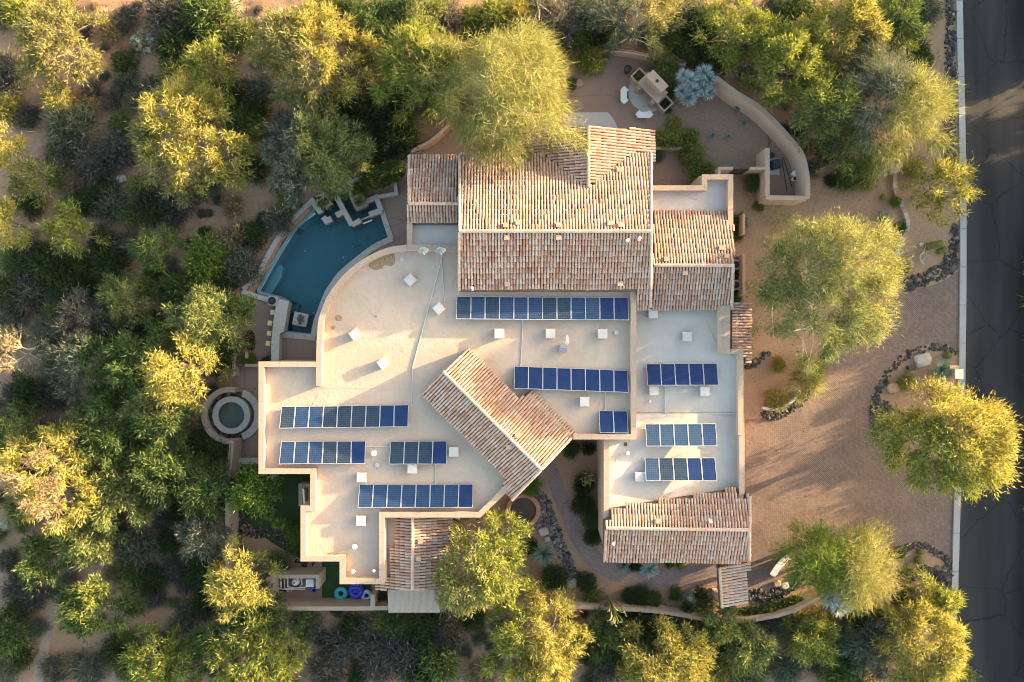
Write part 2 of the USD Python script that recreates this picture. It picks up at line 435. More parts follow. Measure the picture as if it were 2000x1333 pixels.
material("asphalt", {"g": ("geometry", {}), "n": ("noise_texture", {"scale": 40.0, "detail": 4.0}), "r": ("rgb_ramp", {"ramp": [(0.35, (0.027, 0.0245, 0.022)), (0.65, (0.05, 0.045, 0.04))]}),
                     "m": ("mapping", {"scale": (0.55, 0.06, 1.0)}), "n2": ("noise_texture", {"scale": 1.0, "detail": 4.0}), "v": ("rgb_ramp", {"ramp": [(0.35, (0.68, 0.68, 0.68)), (0.7, (1.45, 1.42, 1.38))]}),
                     "mx": ("mix", {"mix_type": "multiply", "fac": 1.0}),
                     "n3": ("noise_texture", {"scale": 0.9, "detail": 4.0}), "vm": ("vector_math", {"math_type": "multiply_add", "vector2": (1.0, 1.0, 0.0)}),
                     "vo": ("voronoi_texture", {"feature": "distance_to_edge", "scale": 0.21}), "cr": ("rgb_ramp", {"ramp": [(0.0, (0.42, 0.42, 0.42)), (0.010, (1, 1, 1))]}),
                     "mc": ("mix", {"mix_type": "multiply", "fac": 1.0}), "b": ("bump", {"strength": 0.5, "distance": 0.01}), "p": ("principled_bsdf", {"roughness": 0.85, "specular_ior_level": 0.3})},
         [("g.position", "n.vector"), ("g.position", "m.vector"), ("m.vector", "n2.vector"), ("n.fac", "r.fac"), ("n2.fac", "v.fac"), ("r.color", "mx.color1"), ("v.color", "mx.color2"),
          ("g.position", "n3.vector"), ("n3.color", "vm.vector1"), ("g.position", "vm.vector3"), ("vm.vector", "vo.vector"), ("vo.distance", "cr.fac"), ("mx.color", "mc.color1"), ("cr.color", "mc.color2"),
          ("mc.color", "p.base_color"), ("n.fac", "b.height"), ("b.normal", "p.normal")])


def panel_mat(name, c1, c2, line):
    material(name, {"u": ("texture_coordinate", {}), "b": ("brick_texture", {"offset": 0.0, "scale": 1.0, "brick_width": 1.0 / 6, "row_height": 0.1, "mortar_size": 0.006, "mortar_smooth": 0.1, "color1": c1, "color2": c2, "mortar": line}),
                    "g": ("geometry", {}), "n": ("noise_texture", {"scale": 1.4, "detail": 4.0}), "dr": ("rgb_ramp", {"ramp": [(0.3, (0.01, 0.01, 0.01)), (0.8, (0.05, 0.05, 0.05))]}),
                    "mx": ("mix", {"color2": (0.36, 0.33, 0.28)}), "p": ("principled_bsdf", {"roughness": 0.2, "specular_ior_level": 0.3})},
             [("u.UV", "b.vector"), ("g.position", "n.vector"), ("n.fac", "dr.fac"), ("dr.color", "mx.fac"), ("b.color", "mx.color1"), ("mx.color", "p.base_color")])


panel_mat("cells_lit_blue", (0.006, 0.028, 0.085), (0.009, 0.036, 0.105), (0.055, 0.075, 0.10))  # light painted into the cells: deep blue for shaded panels, the rest sunlit
panel_mat("cells_shaded_blue", (0.002, 0.016, 0.072), (0.003, 0.020, 0.088), (0.012, 0.035, 0.10))
panel_mat("cells_lit_dark", (0.008, 0.024, 0.055), (0.010, 0.029, 0.062), (0.065, 0.08, 0.075))
panel_mat("cells_lit_steel", (0.014, 0.042, 0.095), (0.018, 0.05, 0.11), (0.075, 0.10, 0.125))

material("pool_water", {"g": ("geometry", {}), "n": ("noise_texture", {"scale": 2.5, "detail": 3.0}), "b": ("bump", {"strength": 0.5, "distance": 0.04}), "f": ("fresnel", {"IOR": 1.33}),
                        "t": ("transparent_bsdf", {"color": (0.56, 0.79, 0.83)}), "s": ("glossy_bsdf", {"color": (1, 1, 1), "roughness": 0.02}), "mx": ("mix_closure", {})},
         [("g.position", "n.vector"), ("n.fac", "b.height"), ("b.normal", "s.normal"), ("f.fac", "mx.fac"), ("t.BSDF", "mx.closure1"), ("s.BSDF", "mx.closure2")], surface="mx.closure")

# ------------------------------------------------------------------ ground, road, paving
POOL_IN = PP([(612, 414), (585, 438), (561, 469), (538, 508), (518, 542), (504, 571), (546, 581), (564, 589), (554.5, 648), (611, 655), (622, 606), (636, 570), (661, 534), (697, 504),
              (731, 480), (763, 465), (741, 396), (722, 388), (708, 396), (690, 388), (676, 364), (652, 377), (630, 380), (610, 388)])
KERB_L = PP([(1866, -220), (1867, 0), (1870, 150), (1873, 300), (1874, 440), (1873.5, 560), (1872, 680), (1870, 800), (1866, 900), (1862, 980), (1857.5, 1144), (1853, 1215), (1846, 1333), (1832, 1560)])
KERB_R = PP([(1877, -220), (1878.5, 0), (1881.5, 150), (1884.5, 300), (1886, 440), (1886, 560), (1885, 680), (1883, 800), (1879, 900), (1875, 980), (1870, 1144), (1866, 1215), (1859, 1333), (1845, 1560)])
road_poly = Polygon(np.vstack([KERB_R, PP([(2130, 1560), (2130, -220)])]))
kerb_c = (KERB_L + KERB_R) / 2

gravel_right = Polygon(np.vstack([PP([(1432, 330), (1500, 388), (1592, 395), (1640, 380), (1700, 330), (1760, 300), (1790, 200), (1800, 60), (1815, -220)]), KERB_L[:11], PP([(1780, 1165), (1690, 1190), (1600, 1175), (1545, 1200), (1450, 1218), (1390, 1210),
              (1290, 1196), (1190, 1190), (1040, 1187), (960, 1100), (960, 960), (1050, 900), (1180, 850), (1270, 850), (1270, 600), (1432, 600)])]))
ne_yard = Polygon(PP([(1270, 262), (1116, 262), (1090, 240), (1125, 150), (1165, 99), (1210, 101), (1250, 107), (1296, 118), (1340, 132), (1400, 158), (1436, 185), (1476, 210), (1508, 240), (1540, 275), (1562, 303), (1574, 345), (1578, 386),
                      (1495, 386), (1495, 335), (1432, 335), (1432, 400), (1270, 400)]))
west_patio = Polygon(PP([(452, 700), (470, 568), (505, 575), (545, 584), (545, 700), (555, 655), (615, 660), (760, 470), (735, 384), (775, 375), (800, 290), (880, 250), (920, 280), (920, 500), (640, 740), (520, 740), (520, 905), (462, 905)]))
lawn_upper = Polygon(PP([(462, 915), (610, 915), (610, 1000), (592, 1000), (592, 1095), (530, 1060), (470, 1010)]))
lawn_lower = Polygon(PP([(629, 1085), (726, 1085), (726, 1178), (629, 1178)]))
equip_pad = Polygon(PP([(520, 1110), (629, 1110), (629, 1188), (520, 1188)]))
drive_poly = Polygon(np.vstack([PP([(1873.5, 524)]), smoothline(PP([(1873, 528), (1844, 548), (1806, 562), (1761, 570), (1700, 600), (1640, 650), (1612, 686), (1600, 735), (1585, 772), (1543, 806), (1485, 818), (1456, 819)]), 5),
              PP([(1456, 1095), (1400, 1100), (1402, 1152)]), smoothline(PP([(1402, 1152), (1461, 1151), (1511, 1143), (1530, 1125), (1548, 1100), (1600, 1085), (1680, 1085), (1731, 1080), (1759, 1068), (1795, 1061), (1827, 1073), (1858, 1094)]), 4), KERB_L[8:10][::-1],
              smoothline(PP([(1866, 905), (1800, 915), (1740, 890), (1704, 840), (1699, 800), (1712, 748), (1744, 707), (1785, 680), (1837, 671), (1871, 684)]), 5), KERB_L[5:6]]))
walk_poly = Polygon(np.vstack([smoothline(PP([(1060, 915), (1078, 970), (1098, 1020), (1118, 1065), (1150, 1110), (1200, 1138), (1270, 1151), (1340, 1146), (1404, 1140)]), 4),
                               smoothline(PP([(1404, 1100), (1350, 1104), (1290, 1112), (1240, 1108), (1190, 1090), (1165, 1070), (1142, 1040), (1118, 985), (1094, 925), (1085, 900)]), 4)]))
house_foot = unary_union([Polygon(PP(p)) for p in ([(620, 480), (1420, 360), (1440, 980), (1180, 1080), (750, 1100), (600, 1080), (520, 910), (520, 720), (620, 720)],)])
developed = unary_union([g.buffer(0) for g in (gravel_right, ne_yard, west_patio, lawn_upper, lawn_lower, equip_pad, house_foot, road_poly, Polygon(POOL_IN).buffer(0.3), Polygon(np.vstack([KERB_L, KERB_R[::-1]])))])

gx = np.concatenate([[-1500, -700, -300, -150, -90, -60, -45], np.arange(-39, 39.1, 0.4), [45, 60, 90, 150, 300, 700, 1500]])
gy = np.concatenate([[-1500, -700, -300, -150, -80, -50, -34], np.arange(-27, 27.1, 0.4), [34, 50, 80, 150, 300, 700, 1500]])
GX, GY = np.meshgrid(gx, gy, indexing="ij")
gp = np.c_[GX.ravel(), GY.ravel()]
dist = shapely.distance(developed, shapely.points(gp))
mask = np.clip((dist - 0.2) / 1.5, 0, 1)


def relief(p):
    q = np.c_[p, np.zeros(len(p))]
    return 0.42 * (meshkit.fbm(q * 0.16, 3, 3) - 0.5) + 0.16 * (meshkit.fbm(q * 0.7, 3, 9) - 0.5)


gz = np.where(np.abs(gp).max(1) < 60, mask * relief(gp), 0.0)
gz[shapely.contains(Polygon(POOL_IN), shapely.points(gp))] = -2.6
ni, nj = len(gx), len(gy)
ii, jj = np.meshgrid(np.arange(ni - 1), np.arange(nj - 1), indexing="ij")
a = (ii * nj + jj).ravel()
gf = np.vstack([np.c_[a, a + nj, a + nj + 1], np.c_[a, a + nj + 1, a + 1]])
structure("ground", (np.c_[gp, gz], gf), "desert_dirt", smooth=True)


def ground_z(x, y):
    p = np.array([[x, y]])
    d = shapely.distance(developed, shapely.points(p))
    return float((np.clip((d - 0.2) / 1.5, 0, 1) * relief(p))[0])


def drape(path, w, dz=0.03):
    """A strip lying on the relief."""
    p = smoothline(path, 8)
    t = np.gradient(p, axis=0); t /= np.linalg.norm(t, axis=1, keepdims=True)
    m = np.c_[-t[:, 1], t[:, 0]]
    w = np.broadcast_to(w, len(p)) * (0.85 + 0.3 * meshkit.noise(np.c_[p, np.zeros(len(p))] * 1.3))
    cols = [p + m * (w * s)[:, None] for s in (-0.5, -0.25, 0, 0.25, 0.5)]
    v = np.vstack([np.c_[c, [ground_z(*q) + (dz if 0 < k < 4 else -0.02) for q in c]] for k, c in enumerate(cols)])
    n = len(p); f = []
    for k in range(4):
        for i in range(n - 1):
            f += [[k * n + i, (k + 1) * n + i, (k + 1) * n + i + 1], [k * n + i, (k + 1) * n + i + 1, k * n + i + 1]]
    f = np.array(f)
    nz = np.cross(v[f[:, 1]] - v[f[:, 0]], v[f[:, 2]] - v[f[:, 0]])[:, 2]
    return v, np.where((nz < 0)[:, None], f[:, ::-1], f)


structure("trail", drape(PP([(60, 1400), (75, 1320), (86, 1260), (97, 1210), (118, 1170), (150, 1137), (200, 1110)]), 0.95), "trail_dirt", smooth=True)
structure("trail", drape(PP([(440, -40), (455, 5), (470, 45), (488, 80), (503, 118), (512, 160)]), 1.0), "trail_dirt", smooth=True)

pool_hole = Polygon(POOL_IN).buffer(0.02)
structure("gravel_yard", sheet(gravel_right.buffer(0).difference(unary_union([drive_poly.buffer(0.0), walk_poly.buffer(0), ne_yard.buffer(0)])), 0.004), "gravel_tan")
island = Polygon(np.vstack([smoothline(PP([(1866, 905), (1800, 915), (1740, 890), (1704, 840), (1699, 800), (1712, 748), (1744, 707), (1785, 680), (1837, 671), (1871, 684)]), 5), KERB_L[6:9]]))
structure("gravel_courtyard", sheet(ne_yard.buffer(0), 0.006), "gravel_brown")
structure("driveway", sheet(drive_poly.buffer(0), 0.012), "driveway_paver")
structure("walkway", sheet(walk_poly.buffer(0), 0.010), "path_paver")
structure("road", sheet(road_poly, 0.004), "asphalt")
for nm, poly, mt in (("lawn", lawn_upper, "turf"), ("lawn", lawn_lower, "turf"), ("equipment_pad", equip_pad, "patio_concrete")):
    structure(nm, sheet(poly.buffer(0), 0.008), mt)
# edging course of the walkway
ed = unary_union([LineString(np.asarray(walk_poly.exterior.coords)).buffer(0.06)])
structure("walkway_edging", extr(ed.intersection(walk_poly.buffer(0.06)), 0.0, 0.022), "gravel_tan")

k = stage.DefinePrim("/World/kerb", "Xform"); keys(k, kind="structure")
for g in pieces(smoothline(kerb_c, 6), 0.47, 2.9, 0.035):
    sub_mesh("/World/kerb", "kerb_stone", extr(g, -0.1, 0.10 + 0.006 * RNG.random()), "kerb_concrete")

# west patio in slabs
pt = stage.DefinePrim("/World/patio", "Xform"); keys(pt, kind="structure")
wp = west_patio.buffer(0).difference(pool_hole)
cuts = [LineString(PP(q)).buffer(0.012) for q in ([(455, 760), (640, 760)], [(462, 705), (640, 705)], [(478, 560), (478, 910)], [(560, 655), (560, 760)], [(440, 850), (640, 850)], [(478, 780), (525, 735)], [(478, 835), (525, 890)],
                                                [(735, 425), (800, 430)], [(740, 455), (820, 420)], [(775, 380), (830, 300)], [(700, 520), (900, 380)])]
for g in getattr(wp.difference(unary_union(cuts)), "geoms", [wp]):
    if g.area > 0.05:
        sub_mesh("/World/patio", "patio_slab", extr(g, -0.05, 0.010), "patio_concrete")
sub_mesh("/World/patio", "joint_bed", sheet(wp.buffer(-0.02), 0.003), "tile_deck")

ne_patio = Polygon(PP([(1116, 262), (1100, 240), (1128, 150), (1168, 110), (1235, 116), (1262, 140), (1315, 212), (1300, 262)]))
pt2 = stage.DefinePrim("/World/patio_001", "Xform"); keys(pt2, kind="structure")
COUNT[("/World", "patio")] = 2
cuts = [LineString(PP(q)).buffer(0.02) for q in ([(1175, 90), (1173, 262)], [(1090, 187), (1230, 187)], [(1090, 145), (1250, 145)], [(1215, 215), (1210, 270)], [(1255, 235), (1255, 270)], [(1190, 130), (1250, 100)], [(1235, 215), (1320, 215)])]
hearth_c = P(1267, 180)
hearth = Point(*hearth_c[:2]).buffer(1.53, quad_segs=24)
parts = ne_patio.buffer(0).difference(unary_union(cuts + [hearth]))
for g in getattr(parts, "geoms", [parts]):
    if g.area > 0.05:
        sub_mesh("/World/patio_001", "patio_slab", extr(g, -0.05, 0.012), "patio_concrete")
sub_mesh("/World/patio_001", "hearth_slab", extr(hearth, -0.05, 0.02), "pale_concrete")
sub_mesh("/World/patio_001", "curved_slab", extr(Point(*P(1132, 275)[:2]).buffer(3.0, quad_segs=24).intersection(Polygon(PP([(1100, 220), (1260, 220), (1260, 262), (1100, 262)]))), -0.05, 0.018), "pale_concrete")

# ------------------------------------------------------------------ the house
HO = P(1000, 740)
house = Thing("house", "large stucco house with flat cream roofs, clay tile roofs and solar panels", "house", at=(HO[0], HO[1], 0))
RZ, PT = 4.15, 4.60            # main flat roof and its parapet
RZ2, PT2 = 3.45, 3.90          # right-hand roofs
curve_out = smoothline([(795, 477), (762, 481.6), (720.6, 498), (685, 523.5), (650, 562), (630, 598), (620.6, 630), (618, 690), (617.6, 707)], 5)
foot_main = np.vstack([[(896, 477)], curve_out, [(504.3, 707), (504.3, 925.8), (605.6, 925.8), (605.6, 988), (587.6, 988), (587.6, 1096.6), (663, 1096.6), (663, 1141), (751.6, 1141), (751.6, 1011.6), (937.7, 1011.6), (1011, 941), (1040, 905), (1090, 859), (1243, 859), (1243, 556), (896, 556)]])
fm = Polygon(PP(foot_main, PT)).buffer(0)
house.add("stucco_wall", extr(fm.buffer(-0.003), -0.2, RZ - 0.03), "stucco_wall")
house.add("flat_roof", extr(fm.buffer(-0.05), RZ - 0.02, RZ), "roof_coating")
foot_r = Polygon(PP([(1236, 596), (1426, 594), (1426, 690), (1452, 690), (1452, 846), (1455, 850), (1455, 975), (1455, 1080), (1186, 1080), (1179.6, 1060), (1179.6, 850), (1236, 850)], PT2)).buffer(0)
house.add("stucco_wall", extr(foot_r, -0.2, RZ2 - 0.35), "stucco_wall")
rn = Polygon(PP([(1243, 596), (1440, 596), (1448, 690), (1448, 808), (1243, 808)], PT2))
house.add("flat_roof", extr(rn.buffer(0), RZ2 - 0.4, RZ2), "roof_coating_grey")


def slope_roof(poly_px, zf, zb):
    """Closed slab whose top follows zf(x, y)."""
    p = Polygon(PP(poly_px, PT2)).buffer(0)
    cells = [p.intersection(sbox(x, -60, x + 1.5, 60)) for x in np.arange(-40, 40, 1.5)]
    out = []
    for c in cells:
        for g in getattr(c, "geoms", [c]):
            if g.area > 0.01 and g.geom_type == "Polygon":
                v, f = extr(g, 0, 1)
                v[:, 2] = np.where(v[:, 2] > 0.5, zf(v[:, 0], v[:, 1]), zb)
                out.append((v, f))
    return M(*out)


x_w, x_e = P(1190, 980, 4)[0], P(1445, 980, 4)[0]
garage_z = lambda x, y: 3.95 - 0.62 * np.clip((x - x_w) / (x_e - x_w), 0, 1) + 0.0 * y
house.add("flat_roof", slope_roof([(1236, 810), (1448, 810), (1452, 850), (1452, 1010), (1184, 1010), (1184, 852), (1236, 852)], garage_z, 3.0), "roof_coating_grey")
house.add("roof_step", extr(band(PP([(1243, 808.5), (1441, 808.5)], RZ2), 0.10), RZ2 - 0.35, RZ2 + 0.035), "roof_coating_grey")
foot_ne = Polygon(PP([(1268, 362), (1371, 362), (1371, 340), (1432, 340), (1432, 600), (1268, 600)], 3.75)).buffer(0)
house.add("stucco_wall", extr(foot_ne, -0.2, 3.05), "stucco_wall")
house.add("flat_roof", extr(Polygon(PP([(1268, 366), (1375, 366), (1375, 344), (1429, 344), (1429, 450), (1268, 450)], 3.75)), 3.05, 3.28), "roof_coating_grey")
for poly, top in (([(903, 312), (1266, 308), (1266, 596), (903, 560)], 3.75), ([(1034, 258), (1266, 262), (1266, 330), (1034, 330)], 2.9), ([(803, 313), (905, 313), (905, 480), (803, 480)], 3.2), ([(750, 1010), (868, 1010), (862, 1146), (750, 1146)], 3.1)):
    house.add("stucco_wall", extr(Polygon(PP(poly, top)), -0.2, top), "stucco_wall")
house.add("flat_roof", extr(Polygon(PP([(798, 438), (896, 438), (896, 482), (798, 482)], 4.2)), 3.2, 4.12), "roof_coating_grey")
house.add("flat_roof", extr(Polygon(PP([(748, 1008), (790, 1008), (775, 1130), (748, 1142)], 3.6)), 3.1, 3.62), "roof_coating_grey")


def parapet(path, zr, zt, w, z_px, mat="stucco_cap", smooth=False):
    p = PP(smoothline(path, 5) if smooth else path, z_px)
    house.add("parapet", extr(band(p, w - 0.03), zr - 0.35, zt - 0.05), "stucco_wall")
    for g in pieces(p, w, 1.25):
        house.add("parapet_cap", extr(g, zt - 0.06, zt + 0.004 * RNG.random()), mat)


parapet([(795, 483.5), (757, 490), (715.5, 509), (678, 538), (648, 575), (634.5, 604), (626.5, 632), (623, 690), (622.6, 754)], RZ, PT, 0.38, PT, smooth=True)
parapet([(894, 485), (795, 483.5)], RZ, PT - 0.02, 0.40, PT)
parapet([(617, 712), (510.2, 712), (510.2, 921), (611, 921), (611, 993.5), (592.3, 993.5), (592.3, 1091.8), (668.6, 1091.8), (668.6, 1136), (745.6, 1136), (745.6, 1006), (936, 1006), (1007, 938)], RZ, PT, 0.37, PT)
parapet([(1237.5, 556), (1237.5, 853.5), (1120, 853.5)], RZ, PT, 0.37, PT)
parapet([(800, 434), (800, 478)], 4.1, 4.5, 0.38, 4.5)
parapet([(1415.5, 597), (1415.5, 691)], RZ2, PT2 + 0.15, 0.74, PT2 + 0.15)
parapet([(1427, 686.5), (1447, 686.5), (1447, 850)], RZ2, PT2, 0.36, PT2)
parapet([(1449.3, 846), (1449.3, 966)], RZ2 - 0.3, PT2 - 0.03, 0.37, PT2)
parapet([(1184.6, 858), (1184.6, 1014)], 3.9, 4.25, 0.36, 4.25)
parapet([(1273, 367.3), (1376.2, 367.3), (1376.2, 345.8), (1427, 345.8), (1427, 444)], 3.28, 3.75, 0.36, 3.75)

# ------------------------------------------------------------------ clay tile roofs


class Plane:
    def __init__(self, a, b, zr, toward, slope, z_toward=4.0):
        self.a, self.b = P(*a, zr), P(*b, zr)
        t = (self.b - self.a)[:2]; t /= np.linalg.norm(t)
        d = np.array([-t[1], t[0]])
        if np.dot(P(*toward, z_toward)[:2] - self.a[:2], d) < 0:
            d = -d
        self.t, self.d, self.s = t, d, slope

    def z(self, x, y):
        return self.a[2] - self.s * ((x - self.a[0]) * self.d[0] + (y - self.a[1]) * self.d[1])

    def at(self, u, v):
        """Where the ray through pixel (u, v) meets the plane."""
        p, q = (u - 1000.0) / FPX, -(v - 666.5) / FPX
        g = -self.s * self.d
        t = (CAM_H - self.a[2] + g @ self.a[:2]) / (1 + g[0] * p + g[1] * q)
        return np.array([p * t, q * t, CAM_H - t])


_a = np.linspace(0, np.pi, 6)
TILE_L, TILE_E, TILE_W = 0.47, 0.385, 0.205
T_UP = np.c_[0.074 * np.cos(_a), np.zeros(6), 0.070 * np.sin(_a)]
T_LO = np.c_[0.093 * np.cos(_a), np.full(6, TILE_L), 0.092 * np.sin(_a) + 0.046]
TILE_V = np.vstack([T_UP, T_LO, [[0, TILE_L, 0.0]]])
TILE_F = np.array([[k, k + 1, k + 7] for k in range(5)] + [[k, k + 7, k + 6] for k in range(5)] + [[12, k + 6, k + 7] for k in range(5)])
ROOFS, RIDGES = [], []


def tile_roof(plane, poly_px, zb_drop=0.22, name="tile_roof", target=None, first=False):
    pts = np.array([plane.at(u, v) for u, v in poly_px])
    poly = Polygon(pts[:, :2]).buffer(0)
    # solid deck under the tiles
    v, f = extr(poly, 0, 1)
    zb = pts[:, 2].min() - zb_drop
    top = v[:, 2] > 0.5
    v[:, 2] = np.where(top, plane.z(v[:, 0], v[:, 1]) - 0.02, zb)
    deck = (target or house).add(name, (v, f), "tile_deck")
    # tiles laid in courses down the slope
    rel = pts[:, :2] - plane.a[:2]
    s, d = rel @ plane.t, rel @ plane.d
    c = math.sqrt(1 + plane.s ** 2)
    dn = np.array([*plane.d, -plane.s]) / c
    tt = np.array([*plane.t, 0.0])
    up = np.cross(tt, dn); up = up if up[2] > 0 else -up
    xs = np.arange(s.min() + TILE_W / 2, s.max(), TILE_W)
    ys = np.arange(max(d.min(), 0.0) * c + 0.02, d.max() * c, TILE_E)
    sx, dy = np.meshgrid(xs, ys, indexing="ij")
    sx, dy = sx.ravel(), dy.ravel()
    r = np.random.default_rng(len(ROOFS) + 11)
    n = len(sx)
    mid = plane.a[:2] + sx[:, None] * plane.t + ((dy + 0.26) / c)[:, None] * plane.d
    keep = shapely.contains(poly, shapely.points(mid))
    sx, dy, n = sx[keep], dy[keep], keep.sum()
    sx = sx + r.normal(0, 0.006, n); dy = dy + r.normal(0, 0.012, n) + 0.03 * np.sin(sx * 0.9)
    yaw = r.normal(0, 0.018, n); lift = np.abs(r.normal(0, 0.006, n))
    L = TILE_V[None] * np.array([1, 1, 1])[None, None]
    lx = L[..., 0] * np.cos(yaw)[:, None] - L[..., 1] * np.sin(yaw)[:, None]
    ly = L[..., 0] * np.sin(yaw)[:, None] + L[..., 1] * np.cos(yaw)[:, None]
    V = plane.a + (sx[:, None] + lx)[..., None] * tt + (dy[:, None] + ly)[..., None] * dn + (L[..., 2] + lift[:, None])[..., None] * up
    flip = np.dot(np.cross(tt, dn), up) < 0
    F = TILE_F[:, ::-1] if flip else TILE_F
    ROOFS.append((V, F, deck, first, target))
    return deck


def ridge_caps(a, b, target=None, r=0.115, L=0.42):
    a, b = np.asarray(a, float), np.asarray(b, float)
    t = b - a; n = max(1, int(np.linalg.norm(t) / 0.38)); ln = np.linalg.norm(t); t /= ln
    side = np.cross([0, 0, 1.0], t); side /= np.linalg.norm(side)
    up = np.cross(t, side)
    ang = np.linspace(-0.25, np.pi + 0.25, 8)
    for i in range(n):
        o = a + t * (ln * i / n) + np.array([0, 0, 0.05 + 0.01 * RNG.random()])
        ring = lambda rr, dd, dz: o + t * dd + np.outer(rr * np.cos(ang), side) + np.outer(rr * np.sin(ang) + dz, up)
        v = np.vstack([ring(r * 0.92, 0, 0), ring(r * 1.08, L, 0.02), [o + t * L]])
        f = [[k, k + 1, k + 9] for k in range(7)] + [[k, k + 9, k + 8] for k in range(7)] + [[16, k + 8, k + 9] for k in range(7)]
        RIDGES.append((target or house, (v, np.array(f)[:, ::-1])))


A_N = Plane((797, 398.5), (895.5, 398.5), 4.95, (840, 300), 0.40)
A_S = Plane((797, 398.5), (895.5, 398.5), 4.95, (840, 440), 0.40)
B_N = Plane((897, 452.5), (1272, 452.5), 6.4, (1000, 300), 0.417)
B_S = Plane((897, 452.5), (1272, 452.5), 6.4, (1000, 570), 0.417)
zc = B_N.at(1149, 367)[2]
C_E = Plane((1149, 247), (1149, 367), zc, (1280, 300), 0.35)
C_W = Plane((1149, 247), (1149, 367), zc, (1000, 300), 0.35)
D_N = Plane((1275, 519), (1433, 519), 5.0, (1350, 400), 0.417)
D_S = Plane((1275, 519), (1433, 519), 5.0, (1350, 604), 0.417)
E_E = Plane((1428, 590), (1428, 705), 3.6, (1470, 640), 0.35)
F_N = Plane((1182, 1031.6), (1465, 1035), 4.75, (1300, 960), 0.40)
F_S = Plane((1182, 1031.6), (1465, 1035), 4.75, (1300, 1095), 0.40)
H_E = Plane((866, 725.7), (1058, 917.5), 5.6, (1020, 740), 0.42)
H_W = Plane((866, 725.7), (1058, 917.5), 5.6, (880, 860), 0.42)
I_W = Plane((806, 1009), (805.7, 1152), 4.25, (740, 1080), 0.28)
I_E = Plane((806, 1009), (805.7, 1152), 4.25, (880, 1080), 0.28)
tile_roof(B_S, [(896.5, 452.5), (1272, 452.5), (1271, 602), (1243.5, 602), (1243, 569.5), (896, 569.5)], first=True)
tile_roof(B_N, [(897, 304), (1062, 301), (1149, 367), (1236, 298), (1272.5, 301), (1272, 452.5), (896.5, 452.5)])
tile_roof(A_N, [(798, 305.5), (895.5, 305.5), (895.5, 398.5), (797, 398.5)])
tile_roof(A_S, [(797, 398.5), (895.5, 398.5), (895, 439), (796, 439)])
tile_roof(C_E, [(1149, 247), (1278, 254.5), (1278, 331), (1273.5, 331), (1272.5, 300), (1236, 298), (1149, 367)])
tile_roof(C_W, [(1149, 247), (1149, 367), (1062, 301), (1018, 300), (1018, 250)])
tile_roof(D_N, [(1274, 519), (1276, 413), (1419.5, 413), (1419.5, 444), (1432.5, 444), (1433.5, 519)])
tile_roof(D_S, [(1274, 519), (1433.5, 519), (1430.5, 604), (1272.5, 604)])
tile_roof(E_E, [(1428, 590), (1464, 592), (1464, 712), (1453, 712), (1452, 693), (1428, 690)])
tile_roof(F_S, [(1182, 1031.6), (1465.5, 1035), (1464.5, 1095), (1179.6, 1093)])
tile_roof(F_N, [(1182, 1031.6), (1184, 1014), (1190.4, 1012), (1190.4, 995), (1440.4, 955.4), (1443, 981), (1456, 981), (1457, 963), (1465, 968), (1466, 1035)])
tile_roof(H_E, [(866, 725.7), (911.6, 682), (1013.7, 779.7), (1036.5, 763), (1124, 848), (1058, 917.5)])
tile_roof(H_W, [(866, 725.7), (1058, 917.5), (999, 977), (981, 953), (988, 933), (824, 769)])
tile_roof(I_W, [(806, 1009), (776.6, 1011), (761, 1126), (735, 1142), (735, 1151), (805.7, 1152)])
tile_roof(I_E, [(806, 1009), (805.7, 1152), (868, 1152), (884, 1010)])
# walls that carry the diagonal gable
gab = Polygon(np.array([H_E.at(*q)[:2] for q in ((872, 723), (909, 687), (1011, 785), (1037, 768), (1118, 848), (1056, 908))] + [H_W.at(*q)[:2] for q in ((1000, 960), (830, 768))])).buffer(-0.05)
house.add("stucco_wall", extr(gab, RZ - 0.1, 4.45), "stucco_wall")
for pl, a, b in ((B_S, (897, 452.5), (1272, 452.5)), (A_N, (798, 398.5), (895, 398.5)), (C_E, (1149, 367), (1149, 248)), (D_S, (1276, 519), (1432, 519)), (F_S, (1183, 1031.6), (1465, 1035)), (H_E, (866, 725.7), (1058, 917.5)), (I_E, (806, 1011), (806, 1151))):
    ridge_caps(pl.at(*a), pl.at(*b))
# verge tiles down the open gable ends and the valley hips
for pl, a, b in ((B_N, (1271.5, 453), (1271.5, 302)), (B_S, (1271.5, 454), (1270.5, 600)), (B_N, (898, 452), (898, 305)), (B_S, (897.5, 454), (897, 568)), (F_N, (1464, 1034), (1464, 969)), (F_S, (1463.5, 1036), (1463, 1094)), (F_S, (1183.5, 1034), (1181.5, 1093)), (H_E, (1058, 917), (1123, 848)), (H_W, (1057, 918), (1000, 976)), (D_S, (1431.5, 521), (1429, 603)), (A_N, (799, 398), (799.5, 306))):
    ridge_caps(pl.at(*a), pl.at(*b), r=0.10)

# ------------------------------------------------------------------ gate canopy with its own tiled roof
gate = Thing("entry_gate", "small clay-tiled canopy over the walkway entrance, ribs running left to right", "gate canopy", at=P(1435, 1140))
G_E = Plane((1404, 1108), (1410, 1186), 3.05, (1465, 1140), 0.22)
tile_roof(G_E, [(1404, 1108), (1459.5, 1099), (1462, 1177), (1409, 1186)], target=gate, zb_drop=0.12)
ridge_caps(G_E.at(1405, 1109), G_E.at(1410, 1186), target=gate, r=0.10)
for u, v in ((1410, 1112), (1452, 1106), (1414, 1178), (1454, 1172)):
    q = P(u, v, 2.4)
    gate.add("post", box((q[0], q[1], 1.25), (0.34, 0.34, 2.5)), "stucco_wall")

